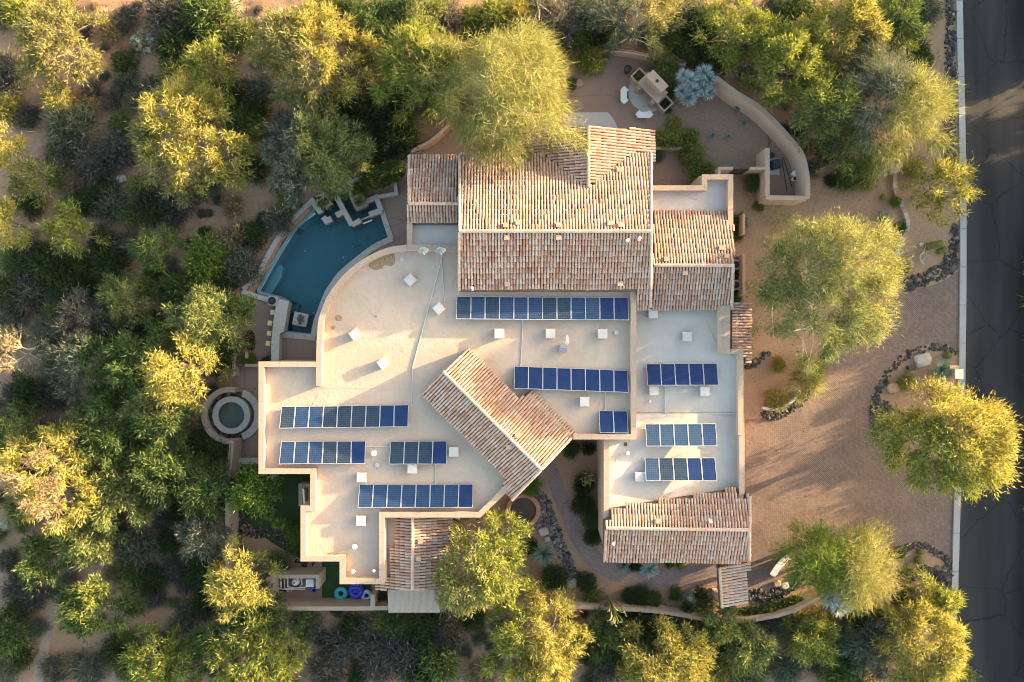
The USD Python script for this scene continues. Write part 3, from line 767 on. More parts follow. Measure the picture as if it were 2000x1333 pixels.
# tiles: the main roof's lower slope one by one, the others joined
rest_v, rest_f, nrest, singles = [], [], 0, 0
for V, F, deck, first, target in ROOFS:
    r = np.random.default_rng(len(V))
    if target is not None:
        for t in V:
            target.add("roof_tile", (t, F), TILE_MATS[[1, 3, 5, 7, 9][r.integers(5)]], under=deck)
        continue
    for i, t in enumerate(V):
        if first and singles < 300:
            singles += 1
            house.add("roof_tile", (t, F), TILE_MATS[r.integers(len(TILE_MATS))], under=deck)
        else:
            rest_v.append(t); rest_f.append(F + nrest); nrest += 13
house.add("roof_tiles", (np.vstack(rest_v), np.vstack(rest_f)), "clay_tile", kind="stuff")
for tg, m in RIDGES:
    tg.add("ridge_tile", m, TILE_MATS[[1, 3, 5, 7, 9][RNG.integers(5)]])

# ------------------------------------------------------------------ solar panels
MATN = {"b": "cells_lit_blue", "d": "cells_shaded_blue", "k": "cells_lit_dark", "s": "cells_lit_steel"}  # tone picked per panel imitates the shade lines crossing the arrays


def solar(label, tl, tr, bl, br, cols, zr):
    """A row of panels; its lower edge in the photo stands higher."""
    zt, zb = zr + 0.14, zr + 0.48
    A, B, C, D = P(*tl, zt), P(*tr, zt), P(*bl, zb), P(*br, zb)
    c = (A + B + C + D) / 4
    t = Thing("solar_array", label, "solar panels", at=(c[0], c[1], zr), group=None)
    n = len(cols)
    up = np.cross(B - A, C - A); up = up / np.linalg.norm(up); up = up if up[2] > 0 else -up
    lerp = lambda s, q: (A * (1 - s) + B * s) * (1 - q) + (C * (1 - s) + D * s) * q
    for i, k in enumerate(cols):
        g = 0.008 / max(np.linalg.norm(B - A), 0.1)
        s0, s1 = i / n + g, (i + 1) / n - g
        e = 0.024 / (np.linalg.norm(B - A) / n) / n; eq = 0.024 / np.linalg.norm(C - A)
        o = [lerp(s0, 0), lerp(s1, 0), lerp(s1, 1), lerp(s0, 1)]
        q = [lerp(s0 + e, eq), lerp(s1 - e, eq), lerp(s1 - e, 1 - eq), lerp(s0 + e, 1 - eq)]
        v = np.array([x + up * 0.0 for x in q] + [x - up * 0.03 for x in q])
        f = np.array([[0, 3, 2], [0, 2, 1], [4, 5, 6], [4, 6, 7]] + [[a_, b_, b_ + 4] for a_, b_ in ((0, 1), (1, 2), (2, 3), (3, 0))] + [[a_, b_ + 4, a_ + 4] for a_, b_ in ((0, 1), (1, 2), (2, 3), (3, 0))])
        uv = np.array([[0, 0], [1, 0], [1, 1], [0, 1]] * 2, float)
        nn = np.cross(v[3] - v[0], v[2] - v[0])
        if np.dot(nn, up) < 0:
            f = f[:, ::-1]
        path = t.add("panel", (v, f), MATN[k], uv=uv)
        vf = np.array([x + up * 0.008 for x in o] + [x + up * 0.008 for x in q] + [x - up * 0.04 for x in o] + [x - up * 0.04 for x in q])
        ff = []
        for a_, b_ in ((0, 1), (1, 2), (2, 3), (3, 0)):
            ff += [[a_, b_, b_ + 4], [a_, b_ + 4, a_ + 4], [a_, a_ + 8, b_ + 8], [a_, b_ + 8, b_], [a_ + 4, b_ + 4, b_ + 12], [a_ + 4, b_ + 12, a_ + 12], [a_ + 8, a_ + 12, b_ + 12], [a_ + 8, b_ + 12, b_ + 8]]
        t.add("frame", (vf, np.array(ff)), "white_frame", under=path)
    for s in np.linspace(0.03, 0.97, max(2, n // 2 + 1)):
        hi, lo = lerp(s, 0.92), lerp(s, 0.08)
        t.add("leg", tube([hi - up * 0.05, [hi[0], hi[1], zr - 0.02]], 0.022, 5), "grey_metal")
        t.add("leg", tube([lo - up * 0.05, [lo[0], lo[1], zr - 0.02]], 0.022, 5), "grey_metal")
    for q in (0.2, 0.8):
        t.add("rail", tube([lerp(0.0, q) - up * 0.06, lerp(1.0, q) - up * 0.06], 0.02, 4), "grey_metal")


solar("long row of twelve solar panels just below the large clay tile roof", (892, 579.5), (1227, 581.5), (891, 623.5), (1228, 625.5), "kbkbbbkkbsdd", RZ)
solar("row of eight shade-toned deep blue solar panels beside the diagonal tile gable", (1004.5, 715.5), (1226.5, 724), (1004, 759), (1227.5, 767), "dddddddd", RZ)
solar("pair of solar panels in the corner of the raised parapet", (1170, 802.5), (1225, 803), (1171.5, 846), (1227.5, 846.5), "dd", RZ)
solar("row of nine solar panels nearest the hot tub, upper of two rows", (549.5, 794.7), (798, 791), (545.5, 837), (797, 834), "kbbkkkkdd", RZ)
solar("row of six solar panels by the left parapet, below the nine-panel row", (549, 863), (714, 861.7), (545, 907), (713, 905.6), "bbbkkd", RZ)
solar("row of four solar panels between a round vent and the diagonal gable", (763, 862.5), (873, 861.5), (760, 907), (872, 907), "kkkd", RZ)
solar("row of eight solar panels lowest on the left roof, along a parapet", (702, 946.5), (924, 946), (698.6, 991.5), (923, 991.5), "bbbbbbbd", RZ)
solar("row of five shade-toned deep blue solar panels topmost on the right-hand roof", (1262, 711), (1400.5, 710.5), (1264.5, 753), (1403.6, 752.8), "ddddd", RZ2)
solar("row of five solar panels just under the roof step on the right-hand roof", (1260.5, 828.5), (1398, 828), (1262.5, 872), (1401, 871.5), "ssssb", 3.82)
solar("row of five solar panels in lit and shaded tones nearest the garage tile roof", (1259, 894.7), (1396.5, 894.5), (1261.5, 939.7), (1400.5, 939), "skkdd", 3.82)

# ------------------------------------------------------------------ things on the roofs


def vent_box(u, v, rot, zr, label, s=0.66):
    q = P(u, v, zr + 0.33)
    t = Thing("roof_vent_box", label, "roof vent", at=(q[0], q[1], zr))
    t.add("curb", box((q[0], q[1], zr + 0.12), (s * 0.86, s * 0.86, 0.28), rot), "roof_coating")
    lid = box((q[0], q[1], zr + 0.28), (s, s, 0.09), rot)
    top = box((q[0], q[1], zr + 0.335), (s * 0.94, s * 0.94, 0.03), rot)
    t.add("lid", [lid, top][0], "white_box")
    t.add("lid_top", top, "white_box")


for u, v, r, lab in ((801, 547, 0.75, "diamond-turned roof vent box in the shade near the curved parapet top"), (857, 603, 0.72, "diamond-turned roof vent box beside the twelve-panel solar row"),
                     (693, 654, 0.6, "turned roof vent box nearest the curved pool-side parapet"), (748, 710, 0.62, "turned roof vent box in the sun left of the diagonal gable"),
                     (975, 652, 0, "square roof vent box left of three below the twelve-panel row"), (1075, 652, 0, "square roof vent box in the middle of three below the twelve-panel row"),
                     (1177, 652.5, 0, "square roof vent box right of three below the twelve-panel row"), (1142, 785, 0, "square roof vent box beside the two-panel corner array"),
                     (886, 883, 0, "square roof vent box right of the four-panel solar row"), (706, 933, 0, "square roof vent box above the left end of the lowest eight-panel row"),
                     (805, 916, 0, "square roof vent box right under the four-panel solar row"), (704.5, 1018, 0, "square roof vent box alone below the lowest eight-panel row")):
    vent_box(u, v, r, RZ, lab)
for u, v, lab, z in ((1276, 613, "square roof vent box against the tile eave on the right-hand roof", RZ2), (1342.5, 658, "square roof vent box alone on the upper right-hand roof", RZ2),
                     (1277, 763.5, "left vent box under the topmost five-panel row", RZ2), (1377, 764.5, "right vent box under the topmost five-panel row", RZ2), (1250, 932, "square roof vent box left of the lowest five-panel row", 3.78)):
    vent_box(u, v, 0, z, lab)


def round_vent(u, v, zr, r, h, label, mat="white_box", cap=True):
    q = P(u, v, zr + h)
    t = Thing("round_vent", label, "roof vent", at=(q[0], q[1], zr))
    t.add("pipe", cyl((q[0], q[1], zr - 0.02), r * (0.5 if cap else 1), h, 14), mat)
    if cap:
        t.add("cap", lathe([(r, h - 0.12), (r, h - 0.05), (r * 0.75, h), (r * 0.3, h + 0.05), (0.001, h + 0.06)], (q[0], q[1], zr), 16), "white_paint")


for u, v, r, h, lab in ((730, 886, 0.2, 0.5, "white mushroom vent between the six-panel and four-panel solar rows"), (692, 1069, 0.18, 0.35, "white round vent on the lower left roof"),
                        (689, 1117, 0.14, 0.35, "white vent pipe at the lower left roof corner"), (736.5, 909, 0.16, 0.08, "flat round roof drain cover below the mushroom vent"),
                        (1204, 650, 0.16, 0.1, "flat round vent right of the three vent boxes"), (785, 507, 0.13, 0.1, "flat round roof vent inside the curved parapet"), (730, 1116, 0.11, 0.4, "stubby cylindrical vent in the lower left roof corner")):
    round_vent(u, v, RZ, r, h, lab, cap=h > 0.3)
for u, v, r, h, lab, z in ((1227, 886, 0.13, 0.3, "small round vent inside the garage courtyard parapet", 3.85), (1205, 902, 0.07, 0.35, "thin white vent pipe near the garage parapet", 3.88), (1270, 785, 0.09, 0.4, "small vent pipe below the left vent box on the right-hand roof", RZ2)):
    round_vent(u, v, z, r, h, lab)


def tile_vent(pl, u, v, label, kind):
    q = pl.at(u, v)
    if kind == "pipe":
        t = Thing("roof_pipe", label, "vent pipe", at=q)
        t.add("pipe", cyl((q[0], q[1], q[2] - 0.1), 0.10, 0.45, 12), "white_paint")
        t.add("flashing", cyl((q[0], q[1], q[2] - 0.05), 0.19, 0.17, 12, 0.11), "white_box")
    else:
        t = Thing("tile_vent", label, "roof vent", at=q)
        b = box((q[0], q[1], q[2] + 0.10), (0.30, 0.26, 0.2)); t.add("hood", b, "terracotta_pot" if kind == "red" else "clay_tile_peach")
        t.add("cover", box((q[0], q[1], q[2] + 0.215), (0.36, 0.30, 0.03)), "clay_tile_buff")


for pl, u, v, lab, kd in ((B_N, 990, 333, "clay hooded vent at the top of the main tile roof under the willowy tree", ""), (B_N, 1209, 333, "clay hooded vent beside the valley on the main roof", ""),
                          (B_N, 988, 441, "clay vent just above the main ridge, leftmost", "red"), (B_N, 1012, 436, "small clay pipe vent above the main ridge, beside the leftmost", ""), (B_N, 1091, 440, "clay vent just above the middle of the main ridge", "red"),
                          (B_N, 1191, 437, "small clay vent above the main ridge near its right end", ""), (B_N, 1212, 440, "clay vent just above the main ridge, rightmost", "red"),
                          (B_S, 990, 465, "clay vent just below the main ridge, left", ""), (B_S, 1091, 465, "clay vent just below the main ridge, middle", ""), (B_S, 1225, 470, "white capped box vent below the right end of the main ridge", "pipe"),
                          (B_S, 1248, 467, "round white vent near the right end of the main ridge", "pipe"), (B_S, 991, 556, "clay vent above the eave over the twelve-panel row", ""), (B_S, 1211, 555, "clay vent above the eave right of the twelve-panel row", ""), (B_S, 923, 563, "white pipe at the lower left corner of the main roof", "pipe"),
                          (D_N, 1301, 507, "clay vent left on the right-hand tile roof", "red"), (D_N, 1408, 485, "clay vent right on the right-hand tile roof", "red"), (D_N, 1418, 501, "lower clay vent on the right-hand tile roof edge", ""), (D_S, 1337, 534, "clay vent below the ridge of the right-hand tile roof", "red"),
                          (F_N, 1284, 1017, "clay vent left above the garage roof ridge", ""), (F_N, 1386, 1017, "white pipe right above the garage roof ridge", "pipe"), (F_S, 1197, 1060, "white pipe at the left end of the garage roof", "pipe"),
                          (H_E, 1011, 850, "clay vent near the ridge of the diagonal gable", ""), (H_W, 994, 873, "clay vent on the shaded slope of the diagonal gable", ""), (I_E, 822, 1057, "clay vent on the lower tile roof by the tree", ""), (I_E, 818, 1090, "lower clay vent on the lower tile roof", "")):
    tile_vent(pl, u, v, lab, kd)

# satellite dishes
for u, v, lab in ((826, 484, "left of two satellite dishes on the parapet"), (859, 484, "right of two satellite dishes on the parapet")):
    q = P(u, v, 5.15)
    t = Thing("satellite_dish", lab, "satellite dish", at=(q[0], q[1], 4.55))
    pr = [(r, 0.28 * r * r / 0.16) for r in np.linspace(0.001, 0.38, 7)]
    dv, df = lathe(pr, (0, 0, 0), 20)
    R = trimesh.transformations.rotation_matrix(math.radians(70), [1, 0.25, 0])[:3, :3]
    t.add("dish", (dv @ R.T + q, df), "white_box")
    t.add("mast", tube([[q[0], q[1] + 0.05, 4.5], [q[0], q[1] + 0.05, 5.15]], 0.03), "grey_metal")
    tip = q + R @ np.array([0, 0, 0.5])
    t.add("feed_arm", tube([q + R @ np.array([0, -0.3, 0.05]), tip], 0.018), "white_paint")
    t.add("feed_horn", cyl(tip - [0, 0, 0.05], 0.05, 0.1, 10), "white_paint")
# small condenser with pipes
q = P(1100, 681, 4.6)
t = Thing("roof_equipment", "grey equipment cabinet with curling pipes on the flat roof", "equipment box", at=(q[0], q[1], RZ))
t.add("cabinet", box((q[0], q[1], RZ + 0.22), (0.46, 0.52, 0.44)), "grey_metal")
t.add("lid", box((q[0], q[1] - 0.12, RZ + 0.45), (0.50, 0.30, 0.025)), "grey_cover")
for dx in (0.1, 0.2, 0.28):
    t.add("pipe", tube(smoothline([q + [dx, 0.2, -0.2], q + [dx + 0.1, 0.45, 0], q + [dx * 0.5 + 0.2, 0.8, -0.1], q + [dx + 0.05, 0.95, -0.42]], 5), 0.02, 6), "white_paint")
# conduits along the roofs
for pts, lab, z in (([(866, 494), (840, 590), (806, 717), (804, 792)], "long bent white conduit from the tile roof down the left flat roof", RZ), ([(862, 496), (868, 590), (893, 592)], "white conduit from the dishes to the twelve-panel row", RZ),
                    ([(1021, 627), (1019, 680), (1017, 714)], "thin conduit joining the twelve-panel and eight-panel rows", RZ), ([(714, 873), (737, 873), (761, 873)], "short white conduit joining the six-panel and four-panel rows", RZ),
                    ([(851, 908), (851, 930), (851, 945)], "short conduit down to the lowest eight-panel row", RZ), ([(1182, 768), (1182, 785), (1182, 801)], "thin conduit above the two-panel array", RZ),
                    ([(1299, 754), (1299, 790), (1300, 828)], "conduit over the roof step between five-panel rows", RZ2 + 0.02), ([(1243, 722), (1253, 722), (1262, 722)], "short conduit left of the topmost five-panel row", RZ2)):
    pp = [P(u, v, z + 0.03) for u, v in pts]
    t = Thing("conduit", lab, "pipe", at=pp[0])
    t.add("pipe", tube(pp, 0.028, 6), "white_box")
    for s in (0, -1):
        t.add("bracket", box(pp[s] + [0, 0, -0.005], (0.12, 0.12, 0.07)), "white_box")
# shallow crickets (raised folds) in the flat roof coating
for pts, z in (([(690, 560), (734, 620)], RZ), ([(734, 620), (805, 489)], RZ), ([(800, 757), (628, 758)], RZ), ([(592, 955), (600, 1060)], RZ), ([(624, 770), (590, 830)], RZ), ([(1375, 615), (1408, 690)], RZ2), ([(1300, 370), (1390, 400)], 3.28)):
    p = PP(pts, z); ln = LineString(p).buffer(0.06, cap_style="flat")
    v, f = extr(ln, z - 0.02, z + 0.010)
    house.add("roof_seam", (v, f), "roof_coating")
for u, v, r, s in ((755, 508, 0.45, 3), (735, 517, 0.38, 5), (661, 622, 0.2, 7), (650, 640, 0.12, 9)):
    c = P(u, v, RZ)[:2]; ang = np.linspace(0, 2 * np.pi, 22, endpoint=False)
    rr = r * (0.7 + 0.6 * meshkit.noise(np.c_[np.cos(ang) * 1.7, np.sin(ang) * 1.7, np.full(22, s * 3.1)]))
    house.add("water_stain", sheet(Polygon(np.c_[c[0] + rr * np.cos(ang) * 1.4, c[1] + rr * np.sin(ang)]), RZ + 0.004 + 0.0004 * s), "stain_brown")
rg = np.random.default_rng(77)
for k_, (u, v, r, z) in enumerate(((690, 590, 0.9, RZ), (820, 640, 1.1, RZ), (650, 700, 0.7, RZ), (560, 745, 0.8, RZ), (540, 860, 0.45, RZ), (610, 1050, 0.6, RZ), (700, 1090, 0.5, RZ), (930, 640, 0.7, RZ), (1150, 690, 0.8, RZ), (1120, 830, 0.6, RZ), (960, 930, 0.5, RZ), (890, 1000, 0.4, RZ), (760, 830, 0.6, RZ), (640, 910, 0.4, RZ), (850, 520, 0.5, RZ))):
    c = P(u, v, z)[:2]; ang = np.linspace(0, 2 * np.pi, 40, endpoint=False)
    rr = r * (0.35 + 1.3 * meshkit.fbm(np.c_[np.cos(ang) * 2.2, np.sin(ang) * 2.2, np.full(40, k_ * 3.7)], 3))
    th_ = rg.uniform(0, 3.1); e_ = np.c_[rr * np.cos(ang) * 1.5, rr * np.sin(ang) * 0.7]
    e_ = e_ @ np.array([[math.cos(th_), math.sin(th_)], [-math.sin(th_), math.cos(th_)]])
    house.add("dirt_stain", sheet(Polygon(c + e_), z + 0.003 + 0.0002 * k_), "roof_grime")
house.add("roof_drain", box(P(1222, 868, 3.9) - [0, 0, 0.06], (0.2, 0.26, 0.12)), "iron_rust")
for u, v in ((518.5, 719.5), (800, 446), (803, 460)):
    q = P(u, v, RZ); house.add("roof_drain", cyl((q[0], q[1], RZ), 0.1, 0.05, 10), "iron_rust")

# ribbed awning at the bottom of the house
q = P(808, 1175, 2.6)
aw = Thing("metal_awning", "ribbed tan metal patio cover at the bottom edge of the house", "awning", at=(q[0], q[1], 0))
A_, B_ = P(757.5, 1152, 2.7), P(859.5, 1197, 2.5)
nr = 44
xs = np.linspace(A_[0], B_[0], nr * 4 + 1)
zz = np.where(np.arange(nr * 4 + 1) % 4 < 2, 0.03, 0.0)
v = np.vstack([np.c_[xs, np.full(len(xs), A_[1]), A_[2] + zz], np.c_[xs, np.full(len(xs), B_[1]), B_[2] + zz]])
n = len(xs); i = np.arange(n - 1)
aw.add("ribbed_sheet", (v, np.vstack([np.c_[i, i + n, i + n + 1], np.c_[i, i + n + 1, i + 1]])), "awning_metal")
aw.add("fascia", box(((A_[0] + B_[0]) / 2, B_[1] + 0.02, 2.42), (B_[0] - A_[0], 0.05, 0.14)), "awning_metal")
for x in (A_[0] + 0.1, B_[0] - 0.1):
    aw.add("post", box((x, B_[1] + 0.12, 1.2), (0.1, 0.1, 2.4)), "awning_metal")
aw.add("bracket_beam", box(((A_[0] + B_[0]) / 2, A_[1] + 0.02, 2.55), (B_[0] - A_[0] - 0.1, 0.08, 0.16)), "awning_metal")

# ------------------------------------------------------------------ garden walls


def wall(label, path, top, w, smooth=False, z0=-0.3, mat="stucco_wall", cap="stucco_cap", name="garden_wall", fence=None):
    p = PP(smoothline(path, 6) if smooth else path, top)
    t = Thing(name, label, "wall", at=(p[len(p) // 2][0], p[len(p) // 2][1], 0))
    t.add("wall_body", extr(band(p, w - 0.03), z0, top - 0.04), mat)
    for g in pieces(p, w, 2.4, 0.008):
        t.add("cap", extr(g, top - 0.05, top + 0.004 * RNG.random()), cap)
    if fence:
        line = LineString(p)
        for zf in (0.08, 0.55):
            t.add("fence_rail", tube(np.c_[np.array([line.interpolate(s).coords[0] for s in np.linspace(fence[0], fence[1], 20, ) * line.length]), np.full(20, top + zf)], 0.018, 4), "iron_rust")
        bars = []
        for s in np.arange(fence[0] * line.length, fence[1] * line.length, 0.13):
            c = line.interpolate(s).coords[0]
            bars.append(box((c[0], c[1], top + 0.31), (0.016, 0.016, 0.62)))
        t.add("fence_bars", M(*bars), "iron_rust", kind="stuff")
    return t


wall("curved tan stucco wall enclosing the upper right courtyard", [(1398, 151), (1436, 180), (1478, 206), (1511, 236), (1543.5, 271), (1565, 299), (1574, 328), (1578, 360), (1577.5, 388)], 1.85, 0.34, True)
wall("low curved wall with iron fence behind the upper patio", [(1166, 96), (1208, 99), (1249, 105), (1296, 117), (1340, 126)], 0.75, 0.26, True, fence=(0.02, 0.98))
wall("straight tan wall closing the bottom of the small service yard", [(1574, 387.5), (1496, 386)], 1.85, 0.33)
wall("tan stucco wall dividing the service yard from the courtyard", [(1499, 289.5), (1499, 384)], 1.85, 0.33)
wall("short L-shaped tan wall left of the courtyard gate", [(1405, 342), (1405, 329), (1432, 329)], 1.85, 0.2)
wall("short tan wall right of the courtyard gate", [(1464.7, 329), (1495, 329)], 1.85, 0.2)
g0, g1 = P(1433, 329.5, 1.7), P(1464, 329.5, 1.7)
t = Thing("courtyard_gate", "dark wooden gate between two short stucco walls", "gate", at=((g0[0] + g1[0]) / 2, g0[1], 0))
for i_ in range(9):
    x = g0[0] + (g1[0] - g0[0]) * (i_ + 0.5) / 9
    t.add("board", box((x, g0[1], 0.85), ((g1[0] - g0[0]) / 9 - 0.01, 0.05, 1.6)), "dark_gate")
t.add("frame", M(box(((g0[0] + g1[0]) / 2, g0[1] - 0.04, 0.3), (g1[0] - g0[0], 0.04, 0.12)), box(((g0[0] + g1[0]) / 2, g0[1] - 0.04, 1.4), (g1[0] - g0[0], 0.04, 0.12))), "dark_metal")
wall("long stucco wall with iron fence running down the left of the house", [(458, 690), (455, 735)], 0.9, 0.24, fence=(0.05, 0.95))
wall("narrow stucco garden wall left of the leafy citrus tree", [(452.5, 862), (449.5, 900), (443.5, 950), (443.5, 1000), (444, 1062), (444, 1120), (452, 1180), (508, 1189)], 1.75, 0.3, fence=(0.01, 0.30))
wall("straight stucco wall along the bottom of the pool equipment yard", [(505, 1189), (700, 1189), (757, 1188)], 1.7, 0.30)
wall("stucco wall under the pale tree right of the metal awning", [(860, 1186), (960, 1186), (1060, 1186), (1130, 1187)], 1.35, 0.24)
wall("curving low stucco wall below the front walkway", [(1130, 1186.5), (1190, 1189), (1240, 1192), (1290, 1196), (1340, 1204), (1390, 1212), (1450, 1213), (1500, 1207), (1545, 1195), (1602, 1169)], 1.3, 0.26, True)
wall("short low stucco wall stub under the two-tone green tree", [(1676, 1192), (1677, 1203)], 1.2, 0.26)
wall("L-shaped stucco screen wall around the pool pumps", [(530, 1126.5), (620.5, 1126.5), (620.5, 1150)], 1.7, 0.27)
wall("thick stucco wall end at the left of the pool equipment", [(526.5, 1130), (526.5, 1184)], 1.7, 0.5)
wall("short stucco stub wall beside the inflatable rings", [(727.5, 1162), (727.5, 1187)], 1.9, 0.30)
wall("low stucco planter wall above the small courtyard bed", [(1280, 289.5), (1342, 289.5)], 0.55, 0.22)
wall("upper short stucco screen wall by the right-hand tile roof", [(1453, 418), (1453, 458)], 1.3, 0.18)
wall("lower short stucco screen wall hiding the air conditioners", [(1453, 497), (1453, 575)], 1.5, 0.2)
wall("low stone-topped wall below the hot tub path", [(466, 901), (504, 901)], 0.5, 0.42, mat="travertine", cap="travertine")
wall("curved low wall beyond the patio left of the willowy tree", [(800, 297), (833, 281), (855, 265), (880, 240)], 0.9, 0.24, True)
wall("low planter wall around the clipped hedge by the pool", [(700, 350), (676, 359)], 0.5, 0.3, mat="travertine", cap="travertine")
wall("stone planter edge in front of the clipped hedge", [(738, 385), (774, 377.5), (771, 356)], 0.45, 0.25, mat="travertine", cap="travertine")
wall("stepped planter wall below the orange-flowered bush", [(478, 714), (506, 714)], 0.6, 0.22)
wall("narrow planter wall beside the orange-flowered bush", [(482.5, 668), (481, 700)], 0.6, 0.22)

# ------------------------------------------------------------------ swimming pool
q = P(600, 530)
pool = Thing("swimming_pool", "curved dark blue pool with an infinity edge, beside the rounded roof", "swimming pool", at=(q[0], q[1], 0))
pin = Polygon(POOL_IN)
pool.add("basin", M(sheet(pin, -1.35), extr(LineString(np.vstack([POOL_IN, POOL_IN[:1]])).buffer(0.10), -1.5, -0.02)), "pool_plaster")
pool.add("water", sheet(pin.buffer(-0.02), -0.06), "pool_water")
sub = PP([(519, 545), (540, 513), (546, 520), (543, 540), (524, 572), (508, 571)])
pool.add("bench", extr(Polygon(sub), -1.34, -0.75), "weir_tile")
pool.add("bench", extr(Polygon(PP([(566, 594), (577, 594), (575, 612), (563, 612)])), -1.34, -0.6), "pool_plaster")
weir = PP(smoothline([(614.5, 415), (583.5, 439), (562, 468.5), (538.5, 507), (519, 541.5), (504, 570)], 5))
pool.add("weir_wall", extr(band(weir, 0.27), -1.4, -0.045), "weir_tile")
out = PP(smoothline([(608, 396), (574, 427), (545, 465.5), (520, 510.6), (502, 545), (478, 564)], 5))
catch = Polygon(np.vstack([weir, out[::-1]])).buffer(0)
pool.add("catch_basin", sheet(catch, -1.0), "dark_plaster")
pool.add("catch_water", sheet(catch.buffer(-0.01), -0.55), "pool_water")


def coping(path, w, z0, z1, ln=0.9, smooth=False):
    for g in pieces(PP(smoothline(path, 5) if smooth else path, z1), w, ln, 0.014):
        pool.add("coping_stone", extr(g, z0, z1 + 0.006 * RNG.random()), "travertine")


coping([(608, 394), (574, 425), (544, 464), (518, 509), (500, 543), (474, 566)], 0.36, -1.2, 0.12, smooth=True)
coping([(472, 570), (526, 587)], 0.36, -1.2, 0.14)
coping([(612, 656), (618, 628), (626, 606), (640, 572), (665, 536.5), (700, 506), (733, 482), (766, 466)], 0.44, -0.4, 0.06, smooth=True)
coping([(764, 467), (740, 396)], 0.40, -0.4, 0.06)
coping([(552, 654), (616, 660)], 0.44, -0.4, 0.06)
for path, w in (([(606, 388), (612, 396), (626, 416)], 0.40), ([(631, 424), (637, 432), (647, 427)], 0.42), ([(656, 421), (669, 414)], 0.40), ([(653, 378), (687, 440)], 0.38), ([(650, 380), (680, 361), (690, 388)], 0.36), ([(687, 440), (704, 430)], 0.36),
                ([(707, 397), (735, 385), (744, 412)], 0.36), ([(721, 419.5), (745, 411)], 0.40)):
    coping(path, w, -1.4, 0.32, 1.1)
pool.add("spillway", extr(band(PP([(704, 431), (722, 423)]), 0.12), -1.4, 0.05), "travertine")
pool.add("waterfall", extr(band(PP([(709, 437), (726, 430)]), 0.10), -0.1, -0.05), "white_paint")
for u, v in ((613, 425), (660, 432), (596, 491), (670, 503), (532, 577), (570, 596), (612, 612), (583, 646)):
    c = P(u, v, -1.3)
    pool.add("pool_light", cyl((c[0], c[1], -1.35), 0.09, 0.03, 10), "weir_tile")
# frog fountain on its slab
q = P(586, 624, 0.3)
t = Thing("fountain_block", "square stone block standing in the pool's lower arm", "stone block", at=(q[0], q[1], -1.3))
t.add("block", box((q[0], q[1], -0.55), (1.0, 0.92, 1.5), -0.2), "travertine")
t.add("block_top", box((q[0], q[1], 0.22), (1.06, 0.98, 0.08), -0.2), "boulder_stone")
fv = [np.array(trimesh.creation.icosphere(2, 1.0).vertices)]
ic = trimesh.creation.icosphere(2, 1.0)
fr = Thing("frog_statue", "dark bronze frog statue on the stone block in the pool", "statue", at=(q[0], q[1], 0.26))
sph = lambda c, s: (np.array(ic.vertices) * s + np.asarray(c), np.array(ic.faces))
fq = q + [0, 0, 0.0]
fr.add("body", sph(fq + [0.02, 0.03, 0.14], (0.22, 0.15, 0.15)), "bronze", smooth=True)
fr.add("head", sph(fq + [0.21, 0.10, 0.22], (0.12, 0.12, 0.09)), "bronze", smooth=True)
for s in (-1, 1):
    fr.add("eye", sph(fq + [0.23, 0.10 + 0.06 * s, 0.30], (0.03, 0.03, 0.03)), "bronze", smooth=True)
    fr.add("hind_leg", tube(smoothline([fq + [-0.08, 0.1 * s, 0.1], fq + [0.08, 0.26 * s, 0.18], fq + [-0.08, 0.3 * s, 0.03], fq + [0.1, 0.34 * s, 0.0]], 4), 0.05, 7), "bronze", smooth=True)
    fr.add("front_leg", tube(smoothline([fq + [0.15, 0.1 * s, 0.12], fq + [0.26, 0.17 * s, 0.08], fq + [0.30, 0.2 * s, -0.02]], 4), 0.035, 7), "bronze", smooth=True)

# bar counter, stools, bowl
t = Thing("bar_counter", "long pale stone counter bending along the pool's lower left", "counter", at=P(540, 640))
cp = Polygon(PP([(539, 597), (546, 584), (564, 589), (554.5, 648), (546, 652), (544.5, 706), (530, 706), (529.5, 671), (534, 626)], 0.9)).buffer(0)
cut = unary_union([LineString(PP(x, 0.9)).buffer(0.008) for x in ([(530, 612), (570, 618)], [(525, 640), (570, 640)], [(520, 674), (560, 674)])])
for g in cp.difference(cut).geoms:
    t.add("counter_slab", extr(g, 0.82, 0.9), "travertine")
t.add("counter_base", extr(cp.buffer(-0.08), -0.1, 0.82), "travertine")
for k_, (u, v) in enumerate(((533, 610.5), (527.5, 631.5), (526, 651.5), (524, 671))):
    q = P(u, v, 0.62)
    t = Thing("bar_stool", ("first", "second", "third", "fourth")[k_] + " yellow-cushioned stool from the top beside the pool counter", "stool", at=(q[0], q[1], 0))
    t.add("cushion", box((q[0], q[1], 0.64), (0.33, 0.36, 0.06), -0.1), "yellow_fabric")
    t.add("seat", box((q[0], q[1], 0.59), (0.35, 0.38, 0.04), -0.1), "dark_metal")
    for dx in (-0.13, 0.13):
        for dy in (-0.14, 0.14):
            t.add("leg", box((q[0] + dx, q[1] + dy, 0.28), (0.035, 0.035, 0.58)), "dark_metal")
q = P(532.5, 588, 0.95)
t = Thing("stone_pedestal", "square stone pedestal at the pool corner carrying a black bowl", "pedestal", at=(q[0], q[1], 0))
t.add("shaft", box((q[0], q[1], 0.4), (0.6, 0.6, 0.8), -0.1), "travertine"); t.add("top", box((q[0], q[1], 0.84), (0.70, 0.70, 0.08), -0.1), "travertine")
t = Thing("fire_bowl", "round black fire bowl on the square pedestal by the pool", "bowl", at=(q[0], q[1], 0.88))
t.add("bowl", lathe([(0.001, 0.02), (0.16, 0.02), (0.27, 0.16), (0.29, 0.22), (0.25, 0.22), (0.18, 0.12), (0.001, 0.08)], (q[0], q[1], 0.87), 24), "black_plastic")
